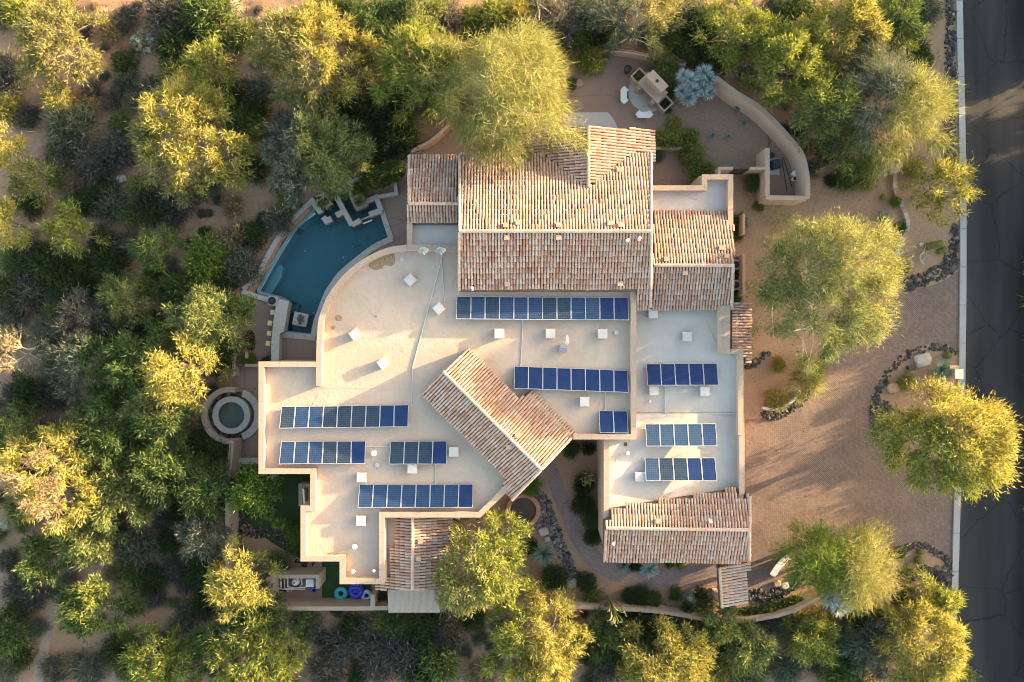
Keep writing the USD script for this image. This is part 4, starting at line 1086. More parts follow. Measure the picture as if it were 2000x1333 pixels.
t.add("rocks", M(*[box((q[0] + 0.12 * math.cos(a_), q[1] + 0.12 * math.sin(a_), 1.0), (0.08, 0.07, 0.06), a_) for a_ in range(6)]), "bronze")


def potted(u, v, z, r, label, leafmat, name="potted_plant", tall=0.45, rim="terracotta_pot", blades=160, L=0.4, cat="potted plant"):
    q = P(u, v, z + tall)
    t = Thing(name, label, cat, at=(q[0], q[1], z))
    t.add("pot", lathe([(0.001, 0), (r * 0.7, 0), (r, tall * 0.9), (r * 1.08, tall), (r * 0.9, tall), (r * 0.85, tall * 0.85), (0.001, tall * 0.85)], (q[0], q[1], z), 18), rim)
    if leafmat:
        rr = np.random.default_rng(int(u * 7 + v))
        t.add("leaves", blades_from(np.tile([q[0], q[1], z + tall * 0.85], (blades, 1)), rr.normal(0, 1, (blades, 3)) * [1, 1, 0.7] + [0, 0, 0.5], L, 0.035, rr), leafmat)
    else:
        t.add("soil", cyl((q[0], q[1], z + tall * 0.8), r * 0.86, 0.04, 16), "planter_soil")


def blades_from(p, d, L, w, rng, bend=0.0):
    """Slender leaf triangles starting at p, pointing along d."""
    n = len(p)
    d = d / np.maximum(np.linalg.norm(d, axis=1, keepdims=True), 1e-9)
    ln = L * rng.uniform(0.65, 1.25, (n, 1))
    s = np.cross(d, rng.normal(0, 1, (n, 3))); s /= np.maximum(np.linalg.norm(s, axis=1, keepdims=True), 1e-9)
    ww = w * rng.uniform(0.7, 1.3, (n, 1))
    v = np.stack([p - s * ww * 0.5, p + s * ww * 0.5, p + d * ln + [0, 0, -bend]], 1)
    return v.reshape(-1, 3), np.arange(3 * n).reshape(-1, 3)


# ------------------------------------------------------------------ hot tub
hc = P(451.5, 811.5, 0.45)
hx, hy = hc[0], hc[1]
ht = Thing("hot_tub", "round hot tub with a pale stone ring left of the house", "hot tub", at=(hx, hy, 0))


def ring(c, r0, r1, a0, a1, n):
    out = []
    for i in range(n):
        b0, b1 = a0 + (a1 - a0) * i / n + 0.004, a0 + (a1 - a0) * (i + 1) / n - 0.004
        an = np.linspace(b0, b1, 6)
        out.append(Polygon(np.vstack([np.c_[c[0] + r1 * np.cos(an), c[1] + r1 * np.sin(an)], np.c_[c[0] + r0 * np.cos(an[::-1]), c[1] + r0 * np.sin(an[::-1])]])))
    return out


for g in ring((hx, hy), 0.98, 1.40, 0, 2 * np.pi, 16):
    ht.add("ring_stone", extr(g, 0.0, 0.46 + 0.008 * RNG.random()), "travertine")
ht.add("tub_wall", lathe([(1.38, 0.0), (1.38, 0.44), (1.0, 0.44), (0.99, -0.5), (0.5, -0.52), (0.48, -0.9), (0.001, -0.9)], (hx, hy, 0), 40), "spa_plaster")
ht.add("water", sheet(Point(hx, hy).buffer(0.99, quad_segs=16), 0.34), "pool_water")
ht.add("rock_bed", lathe([(1.41, 0.16), (1.76, 0.16), (1.76, -0.1)], (hx, hy, 0), 40), "planter_soil")
ht.add("tub_light", cyl((hx + 0.2, hy - 0.62, -0.5), 0.08, 0.03, 10), "weir_tile")
for g in ring((hx + 0.18, hy), 1.45, 1.98, -1.25, 1.25, 7):
    ht.add("step_stone", extr(g, -0.02, 0.2 + 0.006 * RNG.random()), "travertine")
wa = np.radians(np.arange(78, 292, 6))
ow = np.c_[hx + 1.93 * np.cos(wa), hy + 1.93 * np.sin(wa)]
t = Thing("garden_wall", "curved stucco wall hugging the left side of the hot tub", "wall", at=(hx - 1.9, hy, 0))
t.add("wall_body", extr(band(ow, 0.36), -0.4, 0.62), "stucco_wall")
for g in pieces(ow, 0.40, 0.9):
    t.add("cap", extr(g, 0.60, 0.66 + 0.004 * RNG.random()), "stucco_cap")

# ------------------------------------------------------------------ fireplace patio
fc = P(1278, 168, 1.2)
th = math.atan2(-(179 - 135.6), 1309 - 1267.5)     # along the mantel, in the plan
ex, ey = np.array([math.cos(th), math.sin(th), 0]), np.array([-math.sin(th), math.cos(th), 0])   # ey points up-right (back)
fb = P(1276, 170, 1.3); fb[2] = 0
fp = Thing("outdoor_fireplace", "tan outdoor fireplace with a square chimney hole on the upper patio", "fireplace", at=fb)
at_ = lambda a_, b_, z: fb + ex * a_ + ey * b_ + [0, 0, z]
fp.add("firebox_body", M(box(at_(-0.72, 0, 0.55), (0.55, 1.0, 1.1), th), box(at_(0.72, 0, 0.55), (0.55, 1.0, 1.1), th), box(at_(0, 0.3, 0.55), (0.9, 0.4, 1.1), th), box(at_(0, -0.1, 0.98), (0.9, 0.8, 0.24), th)), "stucco_wall")
fp.add("mantel", box(at_(0, -0.02, 1.14), (2.1, 1.12, 0.08), th), "stucco_cap")
fp.add("chimney", box(at_(0.0, 0.2, 1.55), (1.5, 0.62, 0.8), th), "stucco_wall")
fp.add("chimney_cap", box(at_(0.0, 0.2, 1.98), (1.62, 0.72, 0.07), th), "stucco_cap")
fp.add("flue", cyl(at_(-0.02, 0.2, 2.0), 0.12, 0.05, 14), "black_plastic")
fp.add("hearth_bracket", box(at_(-0.72, -0.62, 0.5), (0.3, 0.3, 1.0), th), "stucco_cap"); fp.add("hearth_bracket", box(at_(0.72, -0.62, 0.5), (0.3, 0.3, 1.0), th), "stucco_cap")
for s, lab in ((-1, "stucco planter box on the upper left of the fireplace"), (1, "stucco planter box on the lower right of the fireplace")):
    c = at_(s * 1.42, 0.05, 0)
    t = Thing("planter_box", lab, "planter", at=c)
    for dx, dy, sx, sy in ((-0.36, 0, 0.1, 0.95), (0.36, 0, 0.1, 0.95), (0, -0.43, 0.62, 0.1), (0, 0.43, 0.62, 0.1)):
        t.add("side", box(c + ex * dx + ey * dy + [0, 0, 0.35], (sx, sy, 0.7), th), "stucco_wall")
    t.add("soil", box(c + [0, 0, 0.3], (0.66, 0.8, 0.5), th), "planter_soil")
    rr = np.random.default_rng(5 + s)
    pl = Thing("cactus_plant" if s > 0 else "succulent_plant", "dark bushy plant in the planter on the fireplace's lower right" if s > 0 else "pale succulent in the planter on the fireplace's upper left", "plant", at=c + [0, 0, 0.55])
    nb = 400
    pl.add("leaves", blades_from(c + [0, 0, 0.55] + rr.normal(0, 0.13, (nb, 3)) * [1, 1, 0.5], rr.normal(0, 1, (nb, 3)) + [0, 0, 0.5], 0.28, 0.05, rr), "leaf_dark" if s > 0 else "leaf_olive")
    pl.add("stem", cyl(c + [0, 0, 0.5], 0.04, 0.2, 8), "bark")


def chevron(u, v, rot, label):
    q = P(u, v, 0.42)
    t = Thing("stone_bench", label, "bench", at=(q[0], q[1], 0))
    pts = np.array([(-0.68, 0.06), (-0.38, 0.40), (-0.24, 0.26), (0.24, 0.26), (0.38, 0.40), (0.68, 0.06), (0.42, -0.2), (-0.42, -0.2)])
    c, s = math.cos(rot), math.sin(rot)
    pts = pts @ np.array([[c, s], [-s, c]]) + q[:2]
    t.add("seat", extr(Polygon(pts), 0.36, 0.43), "painted_stone")
    for dx in (-0.42, 0.42):
        o = np.array([dx, 0.05]) @ np.array([[c, s], [-s, c]]) + q[:2]
        t.add("leg", box((o[0], o[1], 0.18), (0.18, 0.3, 0.38), rot), "painted_stone")


chevron(1258.5, 225.5, 0.0, "white chevron stone bench below the round hearth")
chevron(1217.5, 186, -math.pi / 2, "white chevron stone bench left of the round hearth")
potted(1226.5, 134.5, 0.0, 0.27, "tall black urn beside the fireplace's upper left", None, name="black_urn", tall=0.6, rim="black_plastic", cat="urn")
# service yard things
q = P(1515, 321, 0.35)
t = Thing("grill", "dark covered box on a pale pad in the service yard", "covered box", at=(q[0], q[1], 0))
t.add("cover", M(box((q[0], q[1], 0.22), (0.62, 0.66, 0.44), 0.25), box((q[0], q[1], 0.47), (0.5, 0.55, 0.08), 0.25)), "navy_tarp")
sub_mesh("/World/gravel_courtyard", "service_pad", sheet(Polygon(PP([(1500, 309), (1521, 309), (1522, 342), (1501, 342)])), 0.016), "pale_concrete")
for u, v, z, mt, rim, lab, nm in ((1508, 303, 0.3, "black_plastic", "black_plastic", "dark pot behind the dark covered box in the service yard", "black_pot"), (1552, 339, 0.4, "white_paint", "white_paint", "white bucket with a lid by the curved wall", "bucket"), (1553.5, 349, 0.4, "black_plastic", "white_paint", "open white bucket below the lidded one", "bucket")):
    q = P(u, v, z); t = Thing(nm, lab, "bucket" if nm == "bucket" else "pot", at=(q[0], q[1], 0))
    t.add("body", lathe([(0.001, 0), (0.15, 0), (0.19, z), (0.17, z), (0.14, 0.06), (0.001, 0.06)], (q[0], q[1], 0), 16), rim)
    t.add("lid" if "lid" in lab and "open" not in lab else "contents", cyl((q[0], q[1], z - 0.06 if "open" in lab else z - 0.02), 0.155 if "open" in lab else 0.2, 0.03, 14), mt)
for (u0, v0, u1, v1), lab in (((1527, 311, 1537, 373), "left of two dark pipes lying in the service yard"), ((1530, 308, 1547, 366), "right of two dark pipes lying in the service yard")):
    a_, b_ = P(u0, v0, 0.05), P(u1, v1, 0.05)
    t = Thing("long_pipe", lab, "pipe", at=a_); t.add("shaft", tube([a_, b_], 0.025, 6), "dark_metal"); t.add("end_cap", cyl(b_ - [0, 0, 0.03], 0.035, 0.06, 8), "dark_metal")
hp = [(1448, 207), (1462, 224), (1480, 240), (1494, 256), (1502, 272), (1501, 288)]
t = Thing("garden_hose", "thin black hose curving over the courtyard gravel", "hose", at=P(1480, 240)); t.add("hose", tube([P(*x, 0.03) for x in smoothline(hp, 6)], 0.022, 6), "black_plastic")
t.add("nozzle", cyl(P(1501, 289, 0.0), 0.04, 0.08, 8), "grey_metal")

# ------------------------------------------------------------------ pool equipment yard
q = P(575, 1139, 0.9)
t = Thing("pool_filter", "round white pool filter tank in the equipment yard", "filter tank", at=(q[0], q[1], 0))
t.add("tank", lathe([(0.001, 0.9), (0.16, 0.88), (0.27, 0.75), (0.29, 0.5), (0.27, 0.1), (0.001, 0.05)], (q[0], q[1], 0), 20), "white_paint", smooth=40)
t.add("valve", cyl((q[0], q[1], 0.88), 0.07, 0.1, 10), "grey_metal"); t.add("clamp_band", lathe([(0.29, 0.46), (0.31, 0.48), (0.31, 0.53), (0.29, 0.55)], (q[0], q[1], 0), 20), "grey_metal")
q = P(604.5, 1140, 1.0)
t = Thing("pool_heater", "square white pool heater cabinet in the equipment yard corner", "heater", at=(q[0], q[1], 0))
t.add("cabinet", box((q[0], q[1], 0.45), (0.5, 0.5, 0.9)), "white_box"); t.add("top", box((q[0], q[1], 0.93), (0.56, 0.56, 0.06)), "white_paint")
t = Thing("pool_plumbing", "tangle of white pipes and valves beside the filter tank", "pipes", at=P(555, 1142))
for pts in ([(543, 1130, .3), (545, 1150, .3), (562, 1152, .35), (596, 1151, .3)], [(548, 1128, .5), (549, 1148, .5)], [(555, 1131, .4), (556, 1150, .45), (590, 1148, .45)], [(562, 1128, .6), (562, 1146, .55), (575, 1149, .5), (598, 1147, .5)], [(588, 1129, .6), (590, 1142, .7), (586, 1146, .3)], [(582, 1130, .6), (586, 1128, .65), (591, 1131, .6)], [(541, 1145, .2), (552, 1155, .2), (570, 1154, .25)], [(535, 1149, .4), (545, 1152, .4)]):
    t.add("pipe", tube([P(*x) for x in pts], 0.045, 7), "white_paint")
for u, v in ((545, 1153), (556, 1154), (567, 1152), (543, 1146), (578, 1151)):
    c = P(u, v, 0.3); t.add("pump", M(cyl((c[0], c[1], 0), 0.10, 0.36, 12), box((c[0] + 0.15, c[1], 0.16), (0.25, 0.18, 0.2))), "black_plastic")
q = P(613, 1153, 0.4)
t = Thing("bucket", "deep blue bucket beside the pool heater", "bucket", at=(q[0], q[1], 0)); t.add("body", lathe([(0.001, 0), (0.15, 0), (0.18, 0.4), (0.16, 0.4), (0.13, 0.05), (0.001, 0.05)], (q[0], q[1], 0), 18), "blue_vinyl"); t.add("handle", tube([(q[0] - 0.17, q[1], 0.38), (q[0] - 0.1, q[1] + 0.16, 0.42), (q[0] + 0.1, q[1] + 0.16, 0.42), (q[0] + 0.17, q[1], 0.38)], 0.01, 5), "white_paint")
for u, v, rot, lab in ((532, 1156, 0.1, "upper white folded chair leaning in the equipment yard"), (536, 1173, 0.8, "lower white folded chair leaning in the equipment yard")):
    q = P(u, v, 0.4); t = Thing("folding_chair", lab, "chair", at=(q[0], q[1], 0))
    t.add("seat", box((q[0], q[1], 0.42), (0.36, 0.36, 0.03), rot), "white_paint"); t.add("backrest", box((q[0] - 0.18 * math.cos(rot), q[1] - 0.18 * math.sin(rot), 0.65), (0.03, 0.36, 0.4), rot), "white_paint")
    for dx, dy in ((-.15, -.15), (-.15, .15), (.15, -.15), (.15, .15)):
        t.add("leg", box((q[0] + dx, q[1] + dy, 0.2), (0.03, 0.03, 0.42)), "grey_metal")


def torus(u, v, R, r, z, label, mat, extra=False):
    q = P(u, v, z + r)
    m = trimesh.creation.torus(R, r, 36, 14); m.apply_translation((q[0], q[1], z + r))
    t = Thing("inflatable_ring", label, "inflatable ring", at=(q[0], q[1], z))
    t.add("ring", m, mat, smooth=True)
    t.add("seam_band", lathe([(R + r * 0.96, r - 0.02), (R + r * 1.02, r), (R + r * 0.96, r + 0.02)], (q[0], q[1], z), 36), mat)
    t.add("valve", cyl((q[0] + R * 0.7, q[1] - R * 0.7, z + 2 * r - 0.03), 0.03, 0.05, 8), "black_plastic")
    if extra:
        t.add("backrest", tube([(q[0] - R, q[1] + 0.12, z + 2.2 * r), (q[0] - R * 0.6, q[1] + 0.32, z + 2.6 * r), (q[0] + R * 0.6, q[1] + 0.32, z + 2.6 * r), (q[0] + R, q[1] + 0.12, z + 2.2 * r)], r * 0.6, 9), mat, smooth=True)
        for d in (-0.1, 0.05):
            t.add("seat_tube", tube([(q[0] - R * 0.8, q[1] + d, z + r), (q[0] + R * 0.8, q[1] + d, z + r)], r * 0.5, 8), mat, smooth=True)


torus(666, 1159.5, 0.345, 0.18, 0.02, "teal inflatable ring on the grass, leftmost of three", "teal_vinyl")
torus(696, 1154, 0.42, 0.19, 0.02, "blue inflatable lounge ring, largest of three, by the house wall", "blue_vinyl", True)
torus(716.5, 1163.5, 0.29, 0.15, 0.02, "pale blue-white inflatable ring beside the short stub wall", "pale_vinyl")

# ------------------------------------------------------------------ barbecue niche, air conditioners
q = P(594, 967, 0.95)
t = Thing("barbecue_island", "stucco barbecue island tucked beneath the left parapet", "barbecue", at=(q[0], q[1], 0))
t.add("base", box((q[0], q[1], 0.42), (0.8, 1.6, 0.86)), "stucco_wall"); t.add("counter", box((q[0] - 0.28, q[1], 0.9), (0.26, 1.66, 0.08)), "stucco_cap")
t.add("grill_lid", tube([(q[0] + 0.1, q[1] - 0.5, 0.98), (q[0] + 0.1, q[1] + 0.5, 0.98)], 0.16, 10), "weathered_wood")
for v, lab in ((517, "upper air conditioner behind the lower screen wall"), (557, "lower air conditioner behind the lower screen wall")):
    q = P(1437.5, v, 0.8); t = Thing("air_conditioner", lab, "air conditioner", at=(q[0], q[1], 0))
    t.add("cabinet", box((q[0], q[1], 0.4), (0.6, 0.75, 0.8)), "grey_metal"); t.add("fan_grille", cyl((q[0], q[1], 0.8), 0.24, 0.03, 16), "dark_metal")
q = P(533, 932, 0.75)
t = Thing("patio_table", "small pale patio table half under the left parapet edge", "table", at=(q[0], q[1], 0)); t.add("tabletop", box((q[0], q[1], 0.72), (0.36, 0.4, 0.04)), "white_box"); t.add("leg", cyl((q[0], q[1], 0), 0.04, 0.7, 8), "grey_metal")

# ------------------------------------------------------------------ front garden pieces
q = P(1022, 998, 0.5)
t = Thing("round_planter", "round brick-rimmed planter at the foot of the diagonal gable", "planter", at=(q[0], q[1], 0))
for g in ring(q[:2], 0.97, 1.29, 0, 2 * np.pi, 22):
    t.add("rim_brick", extr(g, 0.0, 0.5 + 0.01 * RNG.random()), "brick_red")
t.add("soil", cyl((q[0], q[1], 0.0), 0.97, 0.36, 32), "planter_soil")
q = P(1869, 727, 1.3)
t = Thing("mailbox_pillar", "stepped pale stucco mailbox pillar on the kerb", "mailbox", at=(q[0], q[1], 0))
t.add("base", box((q[0] - 0.16, q[1] - 0.1, 0.3), (0.85, 0.95, 0.62)), "stucco_wall")
t.add("pillar", box((q[0] + 0.12, q[1] - 0.15, 0.7), (0.52, 0.62, 1.25)), "stucco_wall"); t.add("pillar_cap", box((q[0] + 0.12, q[1] - 0.15, 1.35), (0.60, 0.70, 0.07)), "pale_concrete")
t.add("step_cap", box((q[0] - 0.05, q[1] + 0.33, 0.86), (0.66, 0.26, 0.5)), "stucco_cap"); t.add("mail_door", box((q[0] + 0.385, q[1] - 0.15, 1.0), (0.02, 0.4, 0.3)), "grey_metal")
q = P(1781.5, 719.5, 0.3)
t = Thing("utility_box", "small dark rectangular utility box on the driveway island", "utility box", at=(q[0], q[1], 0)); t.add("body", box((q[0], q[1], 0.14), (0.5, 0.28, 0.28), -0.05), "black_plastic"); t.add("lid", box((q[0], q[1], 0.295), (0.54, 0.32, 0.03), -0.05), "dark_metal")
bp = PP(smoothline([(1541, 1087), (1523, 1104), (1508.5, 1125)], 6), 0.45)
t = Thing("curved_bench", "long curved pale stone bench beside the driveway", "bench", at=P(1523, 1105))
for g in pieces(bp, 0.46, 0.85, 0.012):
    t.add("seat_slab", extr(g, 0.38, 0.46), "painted_stone")
for u, v in ((1537, 1092), (1524, 1104), (1512, 1120)):
    c = P(u, v, 0.2); t.add("support", box((c[0], c[1], 0.18), (0.4, 0.3, 0.4), 0.8), "boulder_stone")
wall("short curved white wall edging the flowering bush by the drive", [(1491, 797), (1510, 800), (1535, 793), (1556, 777)], 0.35, 0.2, True, mat="painted_stone", cap="painted_stone", name="stone_edging")

# ------------------------------------------------------------------ rocks


def lumps(pts, size, rng, sub=0, flat=0.7):
    ico = trimesh.creation.icosphere(sub, 1.0)
    b, f = np.array(ico.vertices), np.array(ico.faces)
    n = len(pts)
    ang = rng.uniform(0, 2 * np.pi, n); c, s = np.cos(ang), np.sin(ang)
    sc = (size * rng.lognormal(0, 0.35, n))[:, None] * rng.uniform(0.6, 1.3, (n, 3)) * [1, 1, flat]
    v = b[None] * (1 + rng.uniform(-0.22, 0.22, (n, len(b), 1))) * sc[:, None]
    v = np.stack([v[..., 0] * c[:, None] - v[..., 1] * s[:, None], v[..., 0] * s[:, None] + v[..., 1] * c[:, None], v[..., 2]], -1) + pts[:, None]
    return v.reshape(-1, 3), (f[None] + (np.arange(n) * len(b))[:, None, None]).reshape(-1, 3)


def points_in(poly, n, rng):
    x0, y0, x1, y1 = poly.bounds
    p = np.c_[rng.uniform(x0, x1, n * 6), rng.uniform(y0, y1, n * 6)]
    return p[shapely.contains(poly, shapely.points(p))][:n]


def rock_bed(label, poly, dens, size, mat="dark_river_rock", name="river_rocks", seed=0, z=0.0):
    r = np.random.default_rng(seed + 40)
    n = int(poly.area * dens * 1.5); size = size * 0.84
    p = points_in(poly, n, r)
    stuff(name, lumps(np.c_[p, np.full(len(p), z + size * 0.25)], size, r), mat, label, "rocks")


def pband(path, wpx, smooth=True):
    return LineString(PP(smoothline(path, 5) if smooth else path)).buffer(PZ(wpx) / 2, cap_style="flat")


rock_bed("long strip of dark river rock along the kerb, upper right", Polygon(PP([(1850, -60), (1864, -60), (1868, 300), (1868, 340), (1846, 330), (1845, 150)])), 34, 0.125, seed=1)
rock_bed("dark river rock sweeping from kerb to driveway below the saguaro", Polygon(PP([(1856, 430), (1870, 440), (1871, 525), (1842, 545), (1806, 559), (1762, 568), (1765, 545), (1800, 536), (1838, 515), (1855, 480)])), 34, 0.13, seed=2)
rock_bed("dark rock border rimming the curved driveway island", pband([(1868, 692), (1837, 678), (1790, 686), (1751, 711), (1720, 752), (1706, 795), (1709, 850)], 13), 50, 0.11, seed=3)
rock_bed("dark rock patch inside the left of the driveway island", Polygon(PP([(1704, 780), (1735, 785), (1745, 800), (1725, 815), (1708, 830)])), 45, 0.11, seed=4)
rock_bed("dark rock edging around the left driveway bed", pband([(1486, 810), (1512, 812), (1545, 799), (1572, 775), (1590, 745), (1606, 705), (1612, 690)], 15), 46, 0.115, seed=5)
rock_bed("short dark rock strip by the garage corner and broom", pband([(1455, 718), (1480, 705), (1500, 690)], 13), 42, 0.11, seed=6)
rock_bed("arc of dark rock over the lower right cactus bed", pband([(1734, 1086), (1760, 1074), (1795, 1066), (1826, 1078), (1852, 1098), (1856, 1130)], 13), 46, 0.12, seed=7)
rock_bed("broad dark rock wash below the golden barrel cacti", Polygon(PP([(1736, 1118), (1775, 1112), (1810, 1104), (1845, 1108), (1856, 1150), (1800, 1134), (1745, 1136)])), 40, 0.13, seed=8)
rock_bed("dark rock border under the curved bench and canopy", pband([(1463, 1160), (1490, 1166), (1520, 1158), (1550, 1138), (1566, 1120)], 22), 40, 0.12, seed=9)
rock_bed("dark dry creek of river rock beside the front walkway", Polygon(PP([(1045, 955), (1072, 970), (1084, 1010), (1100, 1050), (1118, 1090), (1130, 1130), (1105, 1128), (1092, 1090), (1078, 1055), (1058, 1040), (1040, 1030), (1050, 1000)])), 50, 0.11, "creek_rock", "creek_rocks", seed=10)
rock_bed("narrow seam of blackest rock down the dry creek", pband([(1064, 975), (1080, 1015), (1096, 1060), (1116, 1108), (1126, 1125)], 13), 60, 0.10, seed=11)
rock_bed("dark rock border curving around the left side lawn", pband([(466, 985), (470, 1025), (495, 1040), (530, 1043), (560, 1060), (585, 1090), (610, 1108)], 20), 44, 0.11, seed=12)
rock_bed("black rock collar between hot tub and its curved wall", unary_union(ring((hx, hy), 1.42, 1.72, math.radians(75), math.radians(290), 12)).buffer(0.01), 80, 0.10, seed=13, z=0.18)
rock_bed("dark rock strip under the small stone wall by the citrus", Polygon(PP([(462, 912), (505, 912), (505, 930), (470, 935)])), 44, 0.10, seed=14)


def boulder(u, v, s, label, mat="boulder_stone", flat=0.65, stretch=1.25, rot=0.3, seed=0):
    q = P(u, v, s * 0.4)
    q[2] = ground_z(q[0], q[1])
    b = trimesh.creation.icosphere(3, 1.0)
    w = np.array(b.vertices)
    w = w * (1 + 0.55 * (meshkit.fbm(w * 1.6 + seed * 7.3, 3, seed) - 0.5))[:, None] * [s * stretch, s, s * flat]
    w = np.minimum(np.abs(w), [s * stretch * 0.85, s * 0.85, s * flat * 0.75]) * np.sign(w)
    c, si = math.cos(rot), math.sin(rot)
    w = np.c_[w[:, 0] * c - w[:, 1] * si, w[:, 0] * si + w[:, 1] * c, w[:, 2] + s * 0.2] + q
    path = numbered("/World", "boulder")
    m = usdkit.mesh(stage, path, (w, np.array(b.faces)), MATS[mat], smooth=35)
    keys(m.GetPrim(), label, "boulder")


for i_, (u, v, s, lab, mt) in enumerate(((1804, 704, 0.55, "large pale grey boulder on the driveway island", "boulder_stone"), (1745, 758, 0.42, "reddish boulder on the left of the driveway island", "red_boulder"), (1845, 752, 0.35, "grey boulder half under the yellow tree on the island", "boulder_stone"),
                                          (1583, 725, 0.3, "pale boulder by the broom shrub at the driveway's left edge", "boulder_stone"), (1556, 768, 0.3, "pale boulder at the end of the curved white edging", "boulder_stone"),
                                          (1117, 1140, 0.4, "flat grey boulder at the bottom of the dry creek", "boulder_stone"), (1145, 1126, 0.24, "round tan boulder below the front walkway", "red_boulder"), (1096, 1105, 0.17, "small round tan stone beside the dry creek", "red_boulder"), (1062, 1039, 0.34, "pale boulder at the creek edge above the spiky agave", "boulder_stone"), (1069, 1054, 0.2, "smaller pale stone below the creek-edge boulder", "boulder_stone"),
                                          (1748, 330, 0.4, "pale boulder at the top of the low stone border", "boulder_stone"), (1725, 338, 0.3, "rounded boulder left of the stone border top", "boulder_stone"), (238, 350, 0.35, "pale grey boulder in the brush at left", "boulder_stone"), (1128, 163, 0.35, "tan boulder at the left edge of the upper patio", "red_boulder"),
                                          (1533, 1145, 0.28, "flat stone under the lower end of the curved bench", "boulder_stone"), (1518, 1141, 0.26, "reddish stone step below the curved bench", "red_boulder"), (1545, 1082, 0.26, "stone at the upper end of the curved bench", "red_boulder"), (4, 1030, 0.45, "grey boulder at the far left edge of the brush", "boulder_stone"), (1290, 1172, 0.15, "small pale stone among the shrubs below the walkway", "boulder_stone"), (1800, 478, 0.16, "white stone lying left of the saguaro", "boulder_stone"))):
    boulder(u, v, s, lab, mt, seed=i_)
# low stone border on the right
sb = [(1750, 330), (1748, 352), (1752, 380), (1764, 405), (1773, 430), (1770, 455), (1758, 480), (1750, 500)]
t = Thing("stone_border", "low winding border of flat pale stones left of the yellow kerb tree", "stone border", at=P(1765, 420))
for g in pieces(PP(smoothline(sb, 5), 0.2), 0.30, 0.5, 0.03):
    t.add("stone", extr(g, 0.0, 0.16 + 0.08 * RNG.random()), ["boulder_stone", "red_boulder", "travertine"][RNG.integers(3)])
for pts, lab in (([(1805, 494), (1797, 500), (1800, 512), (1806, 517)], "dark curved dry stick beside the saguaro"), ([(1815, 290), (1822, 299), (1827, 304)], "small dry branch on the gravel above the yellow kerb tree"), ([(258, 1247), (272, 1237), (287, 1228)], "pale fallen log in the brush at lower left"), ([(375, 478), (395, 470), (425, 473)], "bleached dead branch beside the bright green bush")):
    pp = [P(u, v, 0.15) for u, v in smoothline(pts, 4)]
    t = Thing("dead_branch", lab, "dead wood", at=pp[0]); big = "log" in lab
    t.add("stem", tube(pp, np.linspace(0.16 if big else 0.06, 0.08 if big else 0.02, len(pp)), 7), "pale_bark")
    for k_ in (len(pp) // 3, 2 * len(pp) // 3):
        t.add("twig", tube([pp[k_], pp[k_] + [0.25, 0.35, 0.1], pp[k_] + [0.35, 0.8, 0.12]], [0.04, 0.025, 0.01], 5), "pale_bark")

# ------------------------------------------------------------------ plants


def foliage(n_cl, R, h, rng, per=70, L=0.34, w=0.06, sig=0.34, low=0.35, dome=0.8, irr=0.2, ell=1.0, up=0.35, out=0.8, droop=0.0, hole=0.30, seed=0, flow=None, deep=0.13):
    """Leaf sprays in clumps through the volume of a crown centred on (0, 0); returns mesh, clump centres."""
    m = int(n_cl * 1.2)
    th = np.arange(m) * 2.39996 + rng.normal(0, 0.35, m) + seed
    rad = np.sqrt(np.clip((np.arange(m) + 0.5 + rng.normal(0, 1.5, m)) / m, 0, 1))
    irr = irr * 1.45
    edge = 1 + irr * 2 * (meshkit.noise(np.c_[np.cos(th) * 1.6 + seed, np.sin(th) * 1.6, np.full(m, seed * 0.7)]) - 0.5) + irr * 1.2 * (meshkit.noise(np.c_[np.cos(th) * 4.5 + seed, np.sin(th) * 4.5, np.full(m, seed * 1.7)]) - 0.5)
    x, y = rad * np.cos(th) * R * edge, rad * np.sin(th) * R * ell * edge
    topz = h * (low + (1 - low) * np.sqrt(np.maximum(0, 1 - (rad * 0.97) ** 2)) ** dome)
    bump = 0.16 * h * (meshkit.noise(np.c_[x, y, np.full(m, seed)] * 0.75 + seed) - 0.5)
    z = topz + bump - rng.exponential(deep * h, m)
    z = np.where(z < 0.12 * h, rng.uniform(0.1, 0.5, m) * h, z)
    c = np.c_[x, y, z]
    c = c[meshkit.noise(np.c_[x, y, z * 0.6] * 1.5 + seed * 3.3) > hole]
    n = len(c)
    base = np.array([0, 0, h * 0.25])
    d0 = c - base; d0 /= np.linalg.norm(d0, axis=1, keepdims=True)
    if flow is not None:
        d0 = d0 * 0.5 + np.asarray(flow)
    k = rng.poisson(per, n)
    idx = np.repeat(np.arange(n), k)
    N = len(idx)
    off = rng.normal(0, 1, (N, 3)) * sig * [1, 1, 0.7]
    p = c[idx] + off + d0[idx] * rng.normal(0, sig * 0.8, (N, 1))
    d = d0[idx] * [out, out, out * 0.35] + rng.normal(0, 0.7, (N, 3)) * [1, 1, 0.75] + [0, 0, up * 0.5] + off * 0.4 / sig
    v, f = blades_from(p, d, L, w, rng, droop)
    v[:, 2] = np.maximum(v[:, 2], 0.02)
    return (v, f), c


